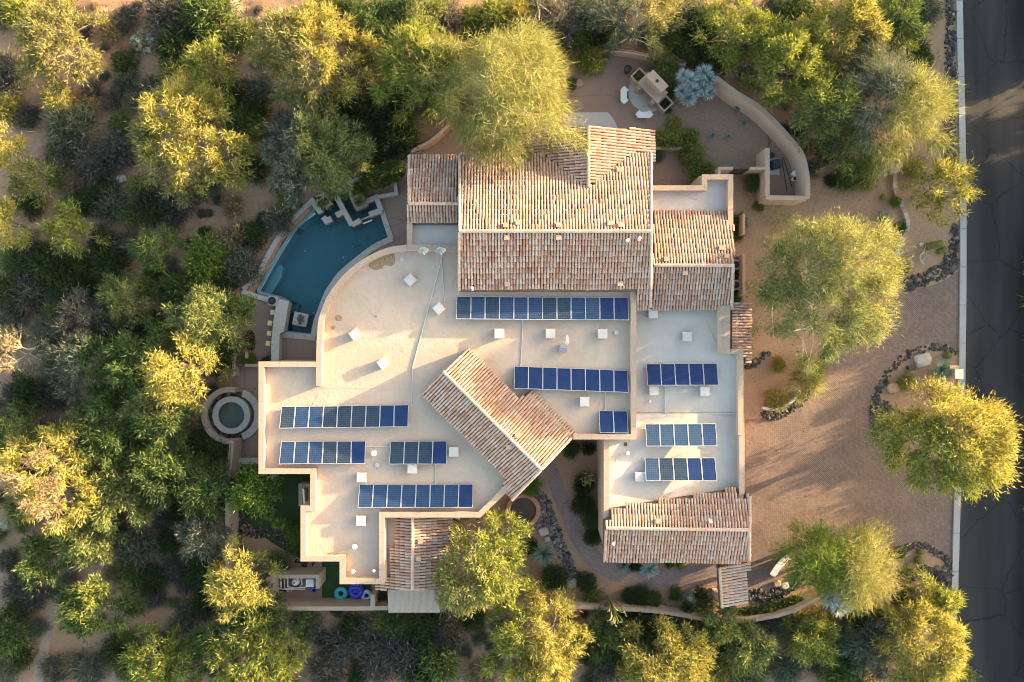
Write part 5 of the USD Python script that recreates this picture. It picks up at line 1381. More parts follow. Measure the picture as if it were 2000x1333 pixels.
def limbs(c, h, rng, n_limb=8, r0=0.14, twigs=True, thin=0.012):
    """Trunk, limbs and finer branches running out to the clumps."""
    out = [tube([[0, 0, -0.3], [rng.normal(0, 0.06), rng.normal(0, 0.06), h * 0.12], [rng.normal(0, 0.12), rng.normal(0, 0.12), h * 0.24]], [r0 * 1.25, r0, r0 * 0.9], 8)]
    o = out[0][0][-4].copy(); o = np.array([0, 0, h * 0.2])
    far = c[np.argsort(-np.hypot(c[:, 0], c[:, 1]) + rng.normal(0, 0.5, len(c)))]
    ends = []
    for i in range(n_limb):
        a = 2 * np.pi * i / n_limb + rng.normal(0, 0.25)
        s = c[:, 0] * math.cos(a) + c[:, 1] * math.sin(a) + 0.4 * c[:, 2]
        e = c[np.argsort(-s)[min(len(c) - 1, rng.integers(1, 6))]] * [0.66, 0.66, 0.62]
        m = (o + e) / 2 + rng.normal(0, 0.18, 3) + [0, 0, 0.12 * h]
        pts = smoothline([o, m, e], 4)
        out.append(tube(pts, np.linspace(r0 * 0.5, r0 * 0.14, len(pts)), 6)); ends += list(pts[3:])
    if twigs:
        ends = np.array(ends)
        for q in c:
            j = np.argmin(((ends - q) ** 2).sum(1))
            mid = (ends[j] + q) / 2 + rng.normal(0, 0.1, 3)
            out.append(tube([ends[j], mid, q, q + (q - mid) * 0.5], [thin * 2.2, thin * 1.7, thin * 1.1, thin * 0.5], 4))
    return M(*out)


def tree(u, v, rpx, h, label, leaf="leaf_olive", cat="tree", name="desert_tree", dens=2.3, bark="bark", stem="trunk", n_limb=8, r0=None, twigs=True, thin=0.012, second=None, group=None, **kw):
    zc = h * 0.62
    q = P(u, v, zc)
    R = PZ(rpx, zc)
    s = (int(u * 13 + v * 7)) % 997
    r = np.random.default_rng(s)
    ell = kw.get("ell", 1.0)
    ncl = max(8, int(math.pi * R * R * ell * dens * 1.25))
    t = Thing(name, label, cat, at=(q[0], q[1], 0), group=group)
    (fv, ff), c = foliage(ncl, R, h, r, seed=s * 0.37, **kw)
    o = np.array([q[0], q[1], 0])
    t.add(stem, (lambda m: (m[0] + o, m[1]))(limbs(c, h, r, n_limb, r0 or 0.03 * h, twigs, thin)), bark, smooth=50)
    if second:
        tri = fv.reshape(-1, 3, 3).mean(1)
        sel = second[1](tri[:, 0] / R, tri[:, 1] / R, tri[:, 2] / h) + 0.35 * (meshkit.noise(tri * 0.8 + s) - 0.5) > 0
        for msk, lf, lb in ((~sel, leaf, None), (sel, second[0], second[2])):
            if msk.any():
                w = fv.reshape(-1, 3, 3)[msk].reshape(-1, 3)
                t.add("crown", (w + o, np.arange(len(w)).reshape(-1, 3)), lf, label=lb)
    else:
        t.add("crown", (fv + o, ff), leaf)
    return t


WILLOW = dict(per=170, L=0.56, w=0.036, sig=0.36, up=0.15, out=1.1, droop=0.10, hole=0.27)
FEATH = dict(per=135, L=0.31, w=0.074, sig=0.21, hole=0.27)
# --- trees around the house and drive
tree(985, 185, 138, 8.2, "big pale willowy tree drooping over the main tile roof", "leaf_willow", name="willow_acacia", dens=1.9, ell=0.95, irr=0.34, n_limb=11, bark="pale_bark", **{**WILLOW, "flow": (0.35, -0.35, 0.0), "up": 0.05})
tree(820, 140, 82, 6.0, "bright yellow-green feathery tree left of the big willowy tree", "leaf_yellow_green", name="palo_verde", **{**FEATH, "L": 0.5, "up": 0.5})
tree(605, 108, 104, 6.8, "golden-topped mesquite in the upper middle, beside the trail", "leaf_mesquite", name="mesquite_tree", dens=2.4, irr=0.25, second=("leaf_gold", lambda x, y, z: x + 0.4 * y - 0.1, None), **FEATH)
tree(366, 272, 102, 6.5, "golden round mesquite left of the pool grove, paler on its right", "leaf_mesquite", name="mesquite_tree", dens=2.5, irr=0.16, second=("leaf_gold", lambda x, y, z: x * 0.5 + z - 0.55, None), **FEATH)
tree(615, 298, 94, 5.4, "shaded grey-green tree just above the pool's stone walls", "leaf_olive", name="palo_verde", dens=2.4, second=("leaf_sage", lambda x, y, z: -x - 0.1, None), **FEATH)
tree(108, 78, 72, 4.6, "yellow-olive mesquite at the upper left corner", "leaf_mesquite", name="mesquite_tree", ell=1.25, irr=0.28, **FEATH)
tree(403, 132, 46, 3.6, "small yellow-green tree between the two golden mesquites", "leaf_yellow_green", name="palo_verde", irr=0.3, **FEATH)
tree(1446, 62, 60, 4.6, "yellow-green palo verde above the courtyard's curved wall, uppermost of three", "leaf_yellow_green", name="palo_verde", irr=0.3, **{**FEATH, "up": 0.6})
tree(1532, 118, 78, 5.2, "yellow-green palo verde outside the curved wall, middle of three", "leaf_yellow_green", name="palo_verde", irr=0.3, **{**FEATH, "up": 0.6})
tree(1606, 208, 70, 4.8, "yellow-green palo verde outside the curved wall, lowest of three", "leaf_yellow_green", name="palo_verde", irr=0.3, second=("leaf_olive", lambda x, y, z: -y - 0.2, None), **{**FEATH, "up": 0.6})
tree(1648, 50, 70, 5.2, "bright yellow tree at the top edge, right of centre", "leaf_gold", name="palo_verde", irr=0.22, **FEATH)
tree(1742, 205, 100, 5.4, "soft grey-green willowy tree left of the upper kerb", "leaf_willow", name="willow_acacia", irr=0.34, second=("leaf_sage", lambda x, y, z: 0.5 * y - x - 0.1, None), **WILLOW)
tree(1612, 553, 150, 8.4, "very large airy palo verde with pale limbs over the driveway", "leaf_willow", name="palo_verde", dens=2.4, irr=0.22, ell=0.96, bark="pale_bark", n_limb=12, r0=0.22, thin=0.02, second=("leaf_olive", lambda x, y, z: -x * 0.6 - y * 0.3 + 0.1, None), **{**FEATH, "L": 0.25, "w": 0.052, "per": 150, "hole": 0.27, "sig": 0.27})
tree(1838, 368, 58, 5.2, "rounded golden tree overhanging the kerb, upper of two", "leaf_gold", name="palo_verde", irr=0.1, **FEATH)
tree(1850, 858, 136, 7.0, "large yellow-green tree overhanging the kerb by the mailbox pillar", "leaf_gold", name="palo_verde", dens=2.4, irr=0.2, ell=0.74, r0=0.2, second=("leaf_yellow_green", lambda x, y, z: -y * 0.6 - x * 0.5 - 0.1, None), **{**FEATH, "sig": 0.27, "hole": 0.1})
tree(1598, 1090, 62, 4.6, "green half of the two-tone trees by the curved bench", "leaf_bright", name="palo_verde", dens=2.8, **{**WILLOW, "L": 0.45})
tree(1668, 1106, 74, 4.8, "pale olive tree beside the green one below the driveway", "leaf_willow", name="palo_verde", dens=2.5, second=("leaf_mesquite", lambda x, y, z: x * 0.3 - 0.1, None), **{**WILLOW, "L": 0.5})
tree(1812, 1262, 78, 5.0, "bright golden tree at the kerb, lower right corner", "leaf_gold", name="palo_verde", irr=0.2, dens=2.6, **FEATH)
tree(940, 1096, 94, 5.8, "pale yellow-green tree over the lower tile roof", "leaf_yellow_green", name="palo_verde", dens=2.4, bark="pale_bark", second=("leaf_willow", lambda x, y, z: -x * 0.9 - 0.05, None), **FEATH)
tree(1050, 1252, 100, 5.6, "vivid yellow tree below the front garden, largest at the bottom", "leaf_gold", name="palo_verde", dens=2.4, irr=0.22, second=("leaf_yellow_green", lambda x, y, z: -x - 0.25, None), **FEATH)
tree(1292, 1310, 92, 4.6, "yellow spiky tree cut by the bottom edge, right of centre", "leaf_gold", name="palo_verde", irr=0.3, **{**FEATH, "up": 0.6})
tree(468, 1132, 66, 5.4, "bright yellow tree left of the pool equipment yard", "leaf_gold", name="palo_verde", irr=0.3, **{**FEATH, "hole": 0.34})
tree(495, 1262, 108, 3.8, "wide green tree with yellow tips below the equipment yard", "leaf_green", name="mesquite_tree", dens=2.3, irr=0.28, second=("leaf_yellow_green", lambda x, y, z: z + x * 0.2 - y * 0.3 - 0.75, None), **FEATH)
tree(356, 728, 70, 7.2, "sunlit golden crown rising above the green grove by the hot tub", "leaf_gold", name="mesquite_tree", irr=0.32, dens=2.2, r0=0.16, hole=0.4, **{k: v for k, v in FEATH.items() if k != "hole"})
tree(405, 625, 64, 5.0, "green tree left of the pool deck, above the sunlit crown", "leaf_olive", name="mesquite_tree", dens=2.5, **FEATH)
tree(280, 700, 70, 4.8, "green tree left of the sunlit golden crown", "leaf_green", name="mesquite_tree", dens=2.4, **FEATH)
tree(322, 808, 64, 4.6, "green tree left of the hot tub wall", "leaf_green", name="mesquite_tree", dens=2.5, second=("leaf_olive", lambda x, y, z: y, None), **FEATH)
tree(105, 930, 92, 7.6, "large sunlit golden crown at the left edge, lower half", "leaf_gold", name="mesquite_tree", irr=0.3, dens=2.3, r0=0.2, hole=0.34, second=("leaf_straw", lambda x, y, z: z - 0.9, None), **{k: v for k, v in FEATH.items() if k != "hole"})
tree(205, 845, 82, 4.6, "dense green tree above the left golden crown", "leaf_green", name="mesquite_tree", dens=2.5, **FEATH)
tree(222, 965, 64, 4.6, "olive green tree right of the left golden crown", "leaf_olive", name="mesquite_tree", dens=2.4, **FEATH)
tree(315, 925, 62, 4.6, "dark green tree left of the narrow garden wall", "leaf_green", name="mesquite_tree", dens=2.4, second=("leaf_dark", lambda x, y, z: -y, None), **FEATH)
tree(38, 850, 50, 4.2, "green tree at the left edge above the golden crown", "leaf_green", name="mesquite_tree", dens=2.4, **FEATH)
tree(168, 1045, 58, 3.8, "olive tree beside the trail, below the left golden crown", "leaf_olive", name="mesquite_tree", dens=2.3, **FEATH)
tree(84, 1092, 48, 3.4, "green tree left of the trail bend", "leaf_green", name="mesquite_tree", dens=2.3, **FEATH)
tree(183, 1182, 66, 3.8, "broad green tree right of the trail at lower left", "leaf_green", name="mesquite_tree", dens=2.4, second=("leaf_yellow_green", lambda x, y, z: z + y * 0.3 - 1.0, None), **FEATH)
tree(322, 1295, 64, 3.4, "yellow-green shrubby tree at the bottom edge near lower left", "leaf_yellow_green", name="mesquite_tree", dens=2.4, **FEATH)
tree(392, 1040, 46, 3.4, "grey-green small tree left of the wall above the equipment yard", "leaf_sage", name="mesquite_tree", dens=2.6, **FEATH)
tree(405, 955, 52, 3.8, "dark olive tree against the narrow garden wall", "leaf_green", name="mesquite_tree", dens=2.5, **FEATH)
tree(175, 722, 74, 3.8, "silver-green branchy tree in the left brush", "leaf_sage", name="desert_shrub_tree", dens=2.0, bark="pale_bark", thin=0.022, second=("leaf_green", lambda x, y, z: x - 0.15, None), **{**FEATH, "hole": 0.36})
tree(150, 620, 56, 3.0, "silvery half-bare tree above the silver-green one", "leaf_grey", name="desert_shrub_tree", dens=1.7, bark="pale_bark", thin=0.024, **{**FEATH, "hole": 0.36})
tree(38, 690, 50, 4.6, "pale half-bare tree at the left edge, middle height", "leaf_straw", name="desert_shrub_tree", dens=1.6, bark="pale_bark", thin=0.024, second=("leaf_sage", lambda x, y, z: -z + 0.8, None), **{**FEATH, "hole": 0.36})
tree(10, 436, 42, 5.2, "bright yellow tree at the left edge, lower of two", "leaf_gold", name="palo_verde", dens=2.4, **FEATH)
tree(12, 290, 36, 5.0, "bright yellow tree at the left edge, upper of two", "leaf_gold", name="palo_verde", dens=2.4, **FEATH)
tree(136, 448, 42, 4.2, "yellow-green tree right of the left edge yellow pair", "leaf_yellow_green", name="palo_verde", dens=2.3, **FEATH)
tree(68, 352, 36, 3.0, "light green plume-like tree near the left edge", "leaf_willow", name="palo_verde", dens=2.2, irr=0.35, **{**FEATH, "up": 0.6})
tree(310, 485, 42, 3.6, "dark green tree left of the bright green bush", "leaf_green", name="mesquite_tree", dens=2.3, second=("leaf_yellow_green", lambda x, y, z: z - 1.0, None), **FEATH)
tree(240, 588, 46, 2.8, "olive spreading tree in the left brush clearing", "leaf_olive", name="mesquite_tree", dens=2.0, irr=0.35, **FEATH)
tree(738, 60, 52, 4.4, "dark green tree at the top, left of the willowy tree", "leaf_green", name="mesquite_tree", dens=2.4, **FEATH)
tree(810, 28, 58, 4.2, "olive tree at the top edge above the yellow-green one", "leaf_olive", name="mesquite_tree", dens=2.3, **FEATH)
tree(1075, 38, 52, 3.2, "bare grey tangled tree at the top edge", "leaf_grey", name="desert_shrub_tree", dens=1.8, bark="pale_bark", thin=0.026, **{**FEATH, "hole": 0.38})
tree(1245, 34, 78, 4.4, "pale greyish mesquite above the upper patio fence", "leaf_sage", name="mesquite_tree", dens=2.1, irr=0.28, ell=0.75, bark="pale_bark", thin=0.02, second=("leaf_mesquite", lambda x, y, z: x - 0.1, None), **FEATH)
tree(498, 960, 44, 3.6, "dense leafy citrus tree on the side lawn", "leaf_bright", name="citrus_tree", dens=4.0, irr=0.14, per=70, L=0.22, w=0.11, sig=0.26, low=0.5)
tree(482, 599, 21, 2.4, "round green citrus bush by the pool's lower left corner", "leaf_bright", name="citrus_tree", dens=6.0, irr=0.08, per=60, L=0.17, w=0.09, sig=0.18, low=0.5, hole=0.0)
tree(1740, 60, 60, 4.0, "dark green shrubby tree near the top right kerb", "leaf_green", name="mesquite_tree", dens=2.5, second=("leaf_yellow_green", lambda x, y, z: -y - 0.45, None), **FEATH)
tree(1660, 300, 46, 3.2, "green tree below the grey-green willowy one", "leaf_olive", name="mesquite_tree", dens=2.2, second=("leaf_yellow_green", lambda x, y, z: z - 0.85, None), **FEATH)
tree(1822, 1172, 44, 3.0, "green-yellow shrubby tree by the kerb above the golden tree", "leaf_yellow_green", name="palo_verde", dens=2.6, **FEATH)
tree(1656, 1192, 22, 2.4, "dark green shrubby tree behind the blue yucca by the wall", "leaf_green", name="mesquite_tree", dens=3.0, **FEATH)
tree(1700, 1262, 52, 2.6, "blue-green shrubby tree left of the golden corner tree", "leaf_sage", name="desert_shrub_tree", dens=2.6, **FEATH)
tree(1590, 1255, 42, 2.8, "golden-green shrubby tree below the low curving wall", "leaf_yellow_green", name="palo_verde", dens=2.4, **FEATH)
tree(1405, 1215, 34, 3.2, "green tree at the foot of the tiled canopy", "leaf_olive", name="palo_verde", dens=2.8, second=("leaf_yellow_green", lambda x, y, z: z - 0.8, None), **FEATH)
tree(1465, 1265, 50, 2.6, "olive shrubby tree at the bottom, below the canopy", "leaf_olive", name="desert_shrub_tree", dens=2.2, **FEATH)
tree(1180, 1240, 44, 2.4, "green scrubby tree just below the curving wall's left end", "leaf_green", name="desert_shrub_tree", dens=2.0, **FEATH)

# --- trees and scrub across the road, outside the picture: their long shadows cross the road and drive
rows = [(2092, -120, 60, 2.4), (2100, -10, 62, 2.2), (2088, 80, 34, 1.9), (2092, 298, 24, 2.0), (2096, 392, 46, 1.8)]
rr = np.random.default_rng(31)
rows += [(2090 + rr.uniform(-8, 8), y, 56, rr.uniform(1.7, 2.3)) for y in range(450, 1420, 60)]
rows += [(2165 + rr.uniform(-12, 12), y, 60, rr.uniform(1.5, 2.4)) for y in list(range(-150, 90, 85)) + list(range(470, 1420, 85))]
rows += [(2240, -60, 110, 5.4), (2300, 200, 120, 6.2), (2260, 430, 100, 3.2), (2430, 330, 120, 7.2), (2560, 120, 130, 7.4)]
for x, y, r, h in rows:
    tree(x, y, r, h, "scrub tree standing across the road beyond the picture", "leaf_olive", name="roadside_tree", dens=3.0, twigs=False, group="scrub across the road", **{**FEATH, "low": 0.6, "L": 0.4, "w": 0.1, "per": 90, "hole": 0.1, "deep": 0.4})

# --- shrubs: prototypes and placed copies
LAND = {"prickly pear cactus": (274, 79), "hot tub": (451, 811), "infinity pool": (590, 520), "outdoor fireplace": (1275, 165), "driveway island boulder": (1804, 704), "mailbox pillar": (1868, 727), "curved bench": (1523, 1105),
        "tiled gate canopy": (1435, 1140), "metal awning": (808, 1175), "equipment yard": (575, 1150), "fallen log": (272, 1237), "round planter": (1022, 998), "courtyard gate": (1448, 329), "saguaro": (1826, 478), "left golden crown": (105, 930),
        "round golden mesquite": (366, 272), "golden-topped mesquite": (605, 108), "trail bend": (150, 1137), "bright green bush": (411, 505), "upper left corner": (0, 0), "lower left corner": (0, 1333), "bottom golden tree": (1050, 1248),
        "golden corner tree": (1812, 1262), "stone border": (1765, 420), "large airy palo verde": (1610, 560), "silver-green tree": (175, 722), "willowy tree": (985, 185), "upper kerb rocks": (1856, 160)}


PROTO = {}


def shrub_proto(key, name, leaf, R, h, stem="bark", n_cl=40, **kw):
    def make(q, label, cat):
        r = np.random.default_rng(len(PROTO) * 17 + 3)
        t = Thing(name, label, cat, at=q)
        (v, f), c = foliage(n_cl, R, h, r, seed=len(PROTO) * 2.3, **{**dict(per=30, L=0.36, w=0.068, sig=0.2, low=0.25, hole=0.1, irr=0.16), **kw})
        o = np.asarray(q, float)
        t.add("stems", (lambda m: (m[0] + o, m[1]))(limbs(c, h, r, 7, 0.03, True, 0.007)), stem)
        t.add("foliage", (v + o, f), leaf)
        return t.path
    PROTO[key] = [make, R, None]


shrub_proto("grey", "brittle_shrub", "leaf_grey", 1.0, 0.8, n_cl=44)
shrub_proto("grey2", "brittle_shrub", "leaf_grey", 1.0, 0.7, n_cl=38, irr=0.3)
shrub_proto("sage", "sage_shrub", "leaf_sage", 1.0, 0.85, n_cl=48)
shrub_proto("sage2", "sage_shrub", "leaf_sage", 1.0, 0.7, n_cl=40, irr=0.3, up=0.6)
shrub_proto("straw", "dry_shrub", "leaf_straw", 1.0, 0.8, n_cl=44)
shrub_proto("dark", "creosote_bush", "leaf_dark", 1.0, 1.0, n_cl=48)
shrub_proto("green", "creosote_bush", "leaf_green", 1.0, 1.0, n_cl=50)
shrub_proto("green2", "creosote_bush", "leaf_olive", 1.0, 1.0, n_cl=50, irr=0.28, up=0.7)
shrub_proto("yellow", "yellow_shrub", "leaf_yellow_green", 1.0, 1.0, n_cl=52)
shrub_proto("gold", "yellow_shrub", "leaf_gold", 1.0, 1.0, n_cl=52)
shrub_proto("bright", "garden_bush", "leaf_bright", 1.0, 1.1, n_cl=60, irr=0.08, low=0.45, L=0.22, w=0.08, hole=0.0, dome=0.6)
shrub_proto("clipped", "clipped_bush", "leaf_dark", 1.0, 1.25, n_cl=90, irr=0.05, low=0.6, L=0.2, w=0.07, hole=0.0, dome=0.5, per=40)
shrub_proto("clipped2", "clipped_bush", "leaf_green", 1.0, 1.25, n_cl=90, irr=0.05, low=0.6, L=0.2, w=0.07, hole=0.0, dome=0.5, per=40)
COLW = {"grey": "grey-brown", "grey2": "ragged grey-brown", "sage": "grey-green", "sage2": "ragged grey-green", "straw": "straw-coloured", "dark": "dark green", "green": "green", "green2": "ragged olive", "yellow": "yellow-green", "gold": "golden", "bright": "bright green", "clipped": "dark round clipped", "clipped2": "green round clipped"}
DONE = []
SEEN = set()


def shrub(key, u, v, rpx, label=None, hs=1.0, cat="shrub"):  # label: what singles it out
    make, R, src = PROTO[key]
    z = 0.5
    q = P(u, v, z)
    s = PZ(rpx, z) / R
    q[2] = ground_z(q[0], q[1]) - 0.03
    noun = "bush" if key in ("bright", "clipped", "clipped2", "dark", "green", "green2") else "shrub"
    if src is None:
        PROTO[key][2] = make((0, 0, 0), label, cat)
        x = UsdGeom.Xformable(stage.GetPrimAtPath(PROTO[key][2])); x.ClearXformOpOrder()
        ops = [o for o in x.GetPrim().GetAttributes() if o.GetName().startswith("xformOp:translate")]
        x.AddTranslateOp().Set(Gf.Vec3d(*map(float, q))); x.AddRotateZOp().Set(float((u * 37 + v * 11) % 360)); x.AddScaleOp().Set(Gf.Vec3f(s, s, s * hs))
    else:
        nm = src.rsplit("/", 1)[1].rstrip("0123456789").rstrip("_")
        copy_of(src, nm, label, cat, q, (u * 37 + v * 11) % 360, (s, s, s * hs))


# the wild ground on the left and top, read from the photograph
WILD = """grey 178 175 18;grey 214 198 16;grey 231 172 16;straw 175 205 18;dark 244 122 25;sage 252 152 18;sage 261 195 18;green 238 243 22;grey 231 297 33;sage 140 250 40;sage 120 297 26;grey 188 317 34;straw 215 56 24;grey 244 36 22;grey 132 28 24;
grey 330 28 40;green 412 36 46;dark 348 96 38;sage 290 172 22;grey 12 130 26;grey2 14 165 24;gold 10 211 24;grey 52 225 20;straw 32 232 15;gold 115 196 28;grey 155 60 18;sage 4 30 24;yellow 40 20 30;
dark 205 372 26;yellow 276 366 24;grey 290 392 30;sage 218 400 30;dark 300 410 34;dark 180 395 28;green 145 400 22;grey 345 400 32;dark 60 400 25;sage 400 360 26;dark 440 190 34;green 480 250 34;grey 470 180 25;dark 500 330 28;sage 455 330 24;
bright 411 506 38;sage 474 518 32;dark 200 470 26;grey 245 480 24;dark 215 520 36;dark 100 520 40;grey 60 490 26;green 30 510 26;dark 130 560 30;grey 60 575 34;dark 20 570 34;grey 20 620 28;sage 95 650 30;dark 175 570 24;grey 250 650 30;dark 300 640 34;dark 215 660 30;
dark 345 590 26;green 360 560 30;dark 300 530 20;dark 440 545 26;sage2 330 520 14;straw 455 470 30;dark 60 770 36;grey 100 770 30;grey 30 790 34;dark 250 770 30;green 440 690 30;dark 270 860 34;
dark 390 870 30;green 420 880 24;dark 360 1000 30;dark 330 1060 24;grey 335 1110 22;sage 270 1070 36;green 260 1115 26;dark 300 1130 26;grey 300 1170 20;dark 390 1110 34;grey 360 1140 22;dark 400 1180 30;
grey 30 1150 26;grey 60 1165 24;dark 35 1190 26;grey 12 1100 20;sage 97 1162 14;green 20 1240 38;dark 40 1285 22;sage 10 1310 26;grey 105 1310 24;straw 135 1300 20;dark 225 1270 28;sage 175 1310 28;dark 255 1190 18;grey 270 1150 18;green 250 1300 26;
sage 650 1275 20;grey 660 1260 30;grey 640 1310 34;grey 720 1240 28;dark 690 1225 26;grey 735 1270 34;grey 760 1255 26;grey 790 1285 36;grey 735 1300 30;straw 690 1300 10;green 770 1215 26;yellow 745 1215 20;dark 830 1225 34;green 860 1290 36;dark 815 1320 34;grey 870 1250 30;straw 880 1225 26;dark 700 1318 20;sage 600 1225 26;
dark 655 212 34;dark 715 225 36;dark 780 195 34;sage 745 215 26;green 786 245 30;dark 780 275 38;dark 740 300 30;grey 690 150 26;dark 700 110 24;dark 690 30 34;grey 720 180 24;green 650 20 30;dark 500 215 26;
grey 860 30 36;yellow 925 40 24;yellow 965 35 30;gold 1010 25 26;yellow 1060 75 18;dark 930 75 30;dark 1030 70 36;green 1120 65 34;sage 1150 25 44;dark 1180 70 36;yellow 1160 78 16;green 1080 85 24;sage 1330 20 36;dark 1360 60 40;sage2 1335 65 26;dark 1400 110 40;green 1385 60 30;grey 1370 20 20;yellow 1320 85 20;green 1340 105 24;
dark 1540 40 34;dark 1590 110 30;grey 1560 60 26;dark 1680 120 24;grey 1640 140 24;dark 1560 20 30;sage 1520 10 24;green 1690 20 30;sage 1810 20 26;dark 1770 105 36;green 1790 120 26;dark 1620 290 26;sage 1590 330 14;dark 1625 352 12;dark 1680 270 26;yellow 1690 345 22;green 1655 345 24;yellow 1715 300 16;
dark 1240 1215 36;grey 1180 1255 30;dark 1275 1225 30;sage 1320 1222 28;grey 1340 1245 34;green 1220 1255 36;dark 1370 1235 34;sage 1290 1250 26;dark 1150 1275 26;grey 1190 1300 30;straw 1170 1320 16;green 1240 1290 34;dark 1395 1260 30;grey 1370 1285 28;gold 1400 1310 30;sage 1420 1330 26;
straw 1475 1225 18;straw 1545 1245 24;straw 1560 1260 26;sage 1580 1275 22;sage2 1640 1240 22;sage 1530 1220 22;grey 1500 1215 22;sage 1535 1310 26;gold 1565 1225 24;yellow 1600 1225 28;straw 1690 1320 30;green 1640 1310 34;gold 1635 1325 26;dark 1480 1310 22;dark 1680 1215 26;green 1700 1200 24;sage 1470 1325 24;gold 1500 1290 14;grey 1740 1225 20;sage 1780 1330 24;yellow 1870 1325 26;dark 1760 1170 16;green 1800 1190 20"""
items = [(e.split()[0], *map(float, e.split()[1:])) for e in WILD.replace("\n", "").split(";")]
items = [(a_, u, v, rp * (0.84 if a_ == 'dark' else 0.95)) for a_, u, v, rp in items]
DONE += [(u, v, rp) for _, u, v, rp in items]
# more of the same brush filling the wild ground between them
r = np.random.default_rng(99)
tries, extra = 0, 0
while extra < 190 and tries < 9000:
    tries += 1
    u, v = r.uniform(-10, 2010), r.uniform(-10, 1345)
    w = P(u, v)[:2]
    if shapely.distance(developed, Point(*w)) < 0.9 or u > 1790 or (u < 330 and v < 340):
        continue
    rp = r.uniform(9, 28)
    if any(math.hypot(u - a_, v - b_) < 0.66 * (rp + c_) for a_, b_, c_ in DONE) or min(abs(u - 97), 999) < 25 and v > 1130 or math.hypot(u - 274, v - 79) < 45:
        continue
    items.append((["grey", "grey2", "sage", "sage2", "dark", "sage", "green2", "straw"][r.integers(8)], round(u), round(v), rp)); DONE.append((u, v, rp))
    extra += 1
small, tries = 0, 0
while small < 90 and tries < 9000:
    tries += 1
    u, v = r.uniform(-5, 2005), r.uniform(-5, 1338)
    if shapely.distance(developed, Point(*P(u, v)[:2])) < 0.5 or u > 1790:
        continue
    rp = r.uniform(6, 11)
    if any(math.hypot(u - a_, v - b_) < 0.95 * (rp + c_) for a_, b_, c_ in DONE) or math.hypot(u - 274, v - 79) < 36 or (abs(u - 97) < 20 and v > 1130):
        continue
    items.append((["grey", "grey2", "sage", "sage2", "straw"][r.integers(5)], round(u), round(v), rp)); DONE.append((u, v, rp)); small += 1
ORD = ["nearest", "second nearest", "third nearest", "fourth nearest", "fifth nearest", "sixth nearest", "seventh nearest", "eighth nearest", "ninth nearest", "tenth nearest", "eleventh nearest", "twelfth nearest", "thirteenth nearest", "fourteenth nearest", "fifteenth nearest", "sixteenth nearest", "seventeenth nearest", "eighteenth nearest", "nineteenth nearest", "twentieth nearest"] + ["twenty-" + o + " nearest" for o in ("first", "second", "third", "fourth", "fifth", "sixth", "seventh", "eighth", "ninth")]
close = {}
for k_, u, v, rp in items:
    lm, (lu, lv) = min(LAND.items(), key=lambda k: math.hypot(k[1][0] - u, k[1][1] - v))
    close.setdefault((k_, lm), []).append((math.hypot(lu - u, lv - v), u, v))
for k_, u, v, rp in items:
    lm, (lu, lv) = min(LAND.items(), key=lambda k: math.hypot(k[1][0] - u, k[1][1] - v))
    rk = sorted(close[(k_, lm)]).index((math.hypot(lu - u, lv - v), u, v))
    ang = math.degrees(math.atan2(lv - v, u - lu)) % 360
    side = ["on its right", "to its upper right", "above it", "to its upper left", "on its left", "to its lower left", "below it", "to its lower right"][int((ang + 22.5) // 45) % 8]
    noun = "bush" if k_ in ("bright", "clipped", "clipped2", "dark", "green", "green2") else "shrub"
    shrub(k_, u, v, rp, f"{COLW[k_]} {noun} {ORD[rk]} to the {lm}, {side}")
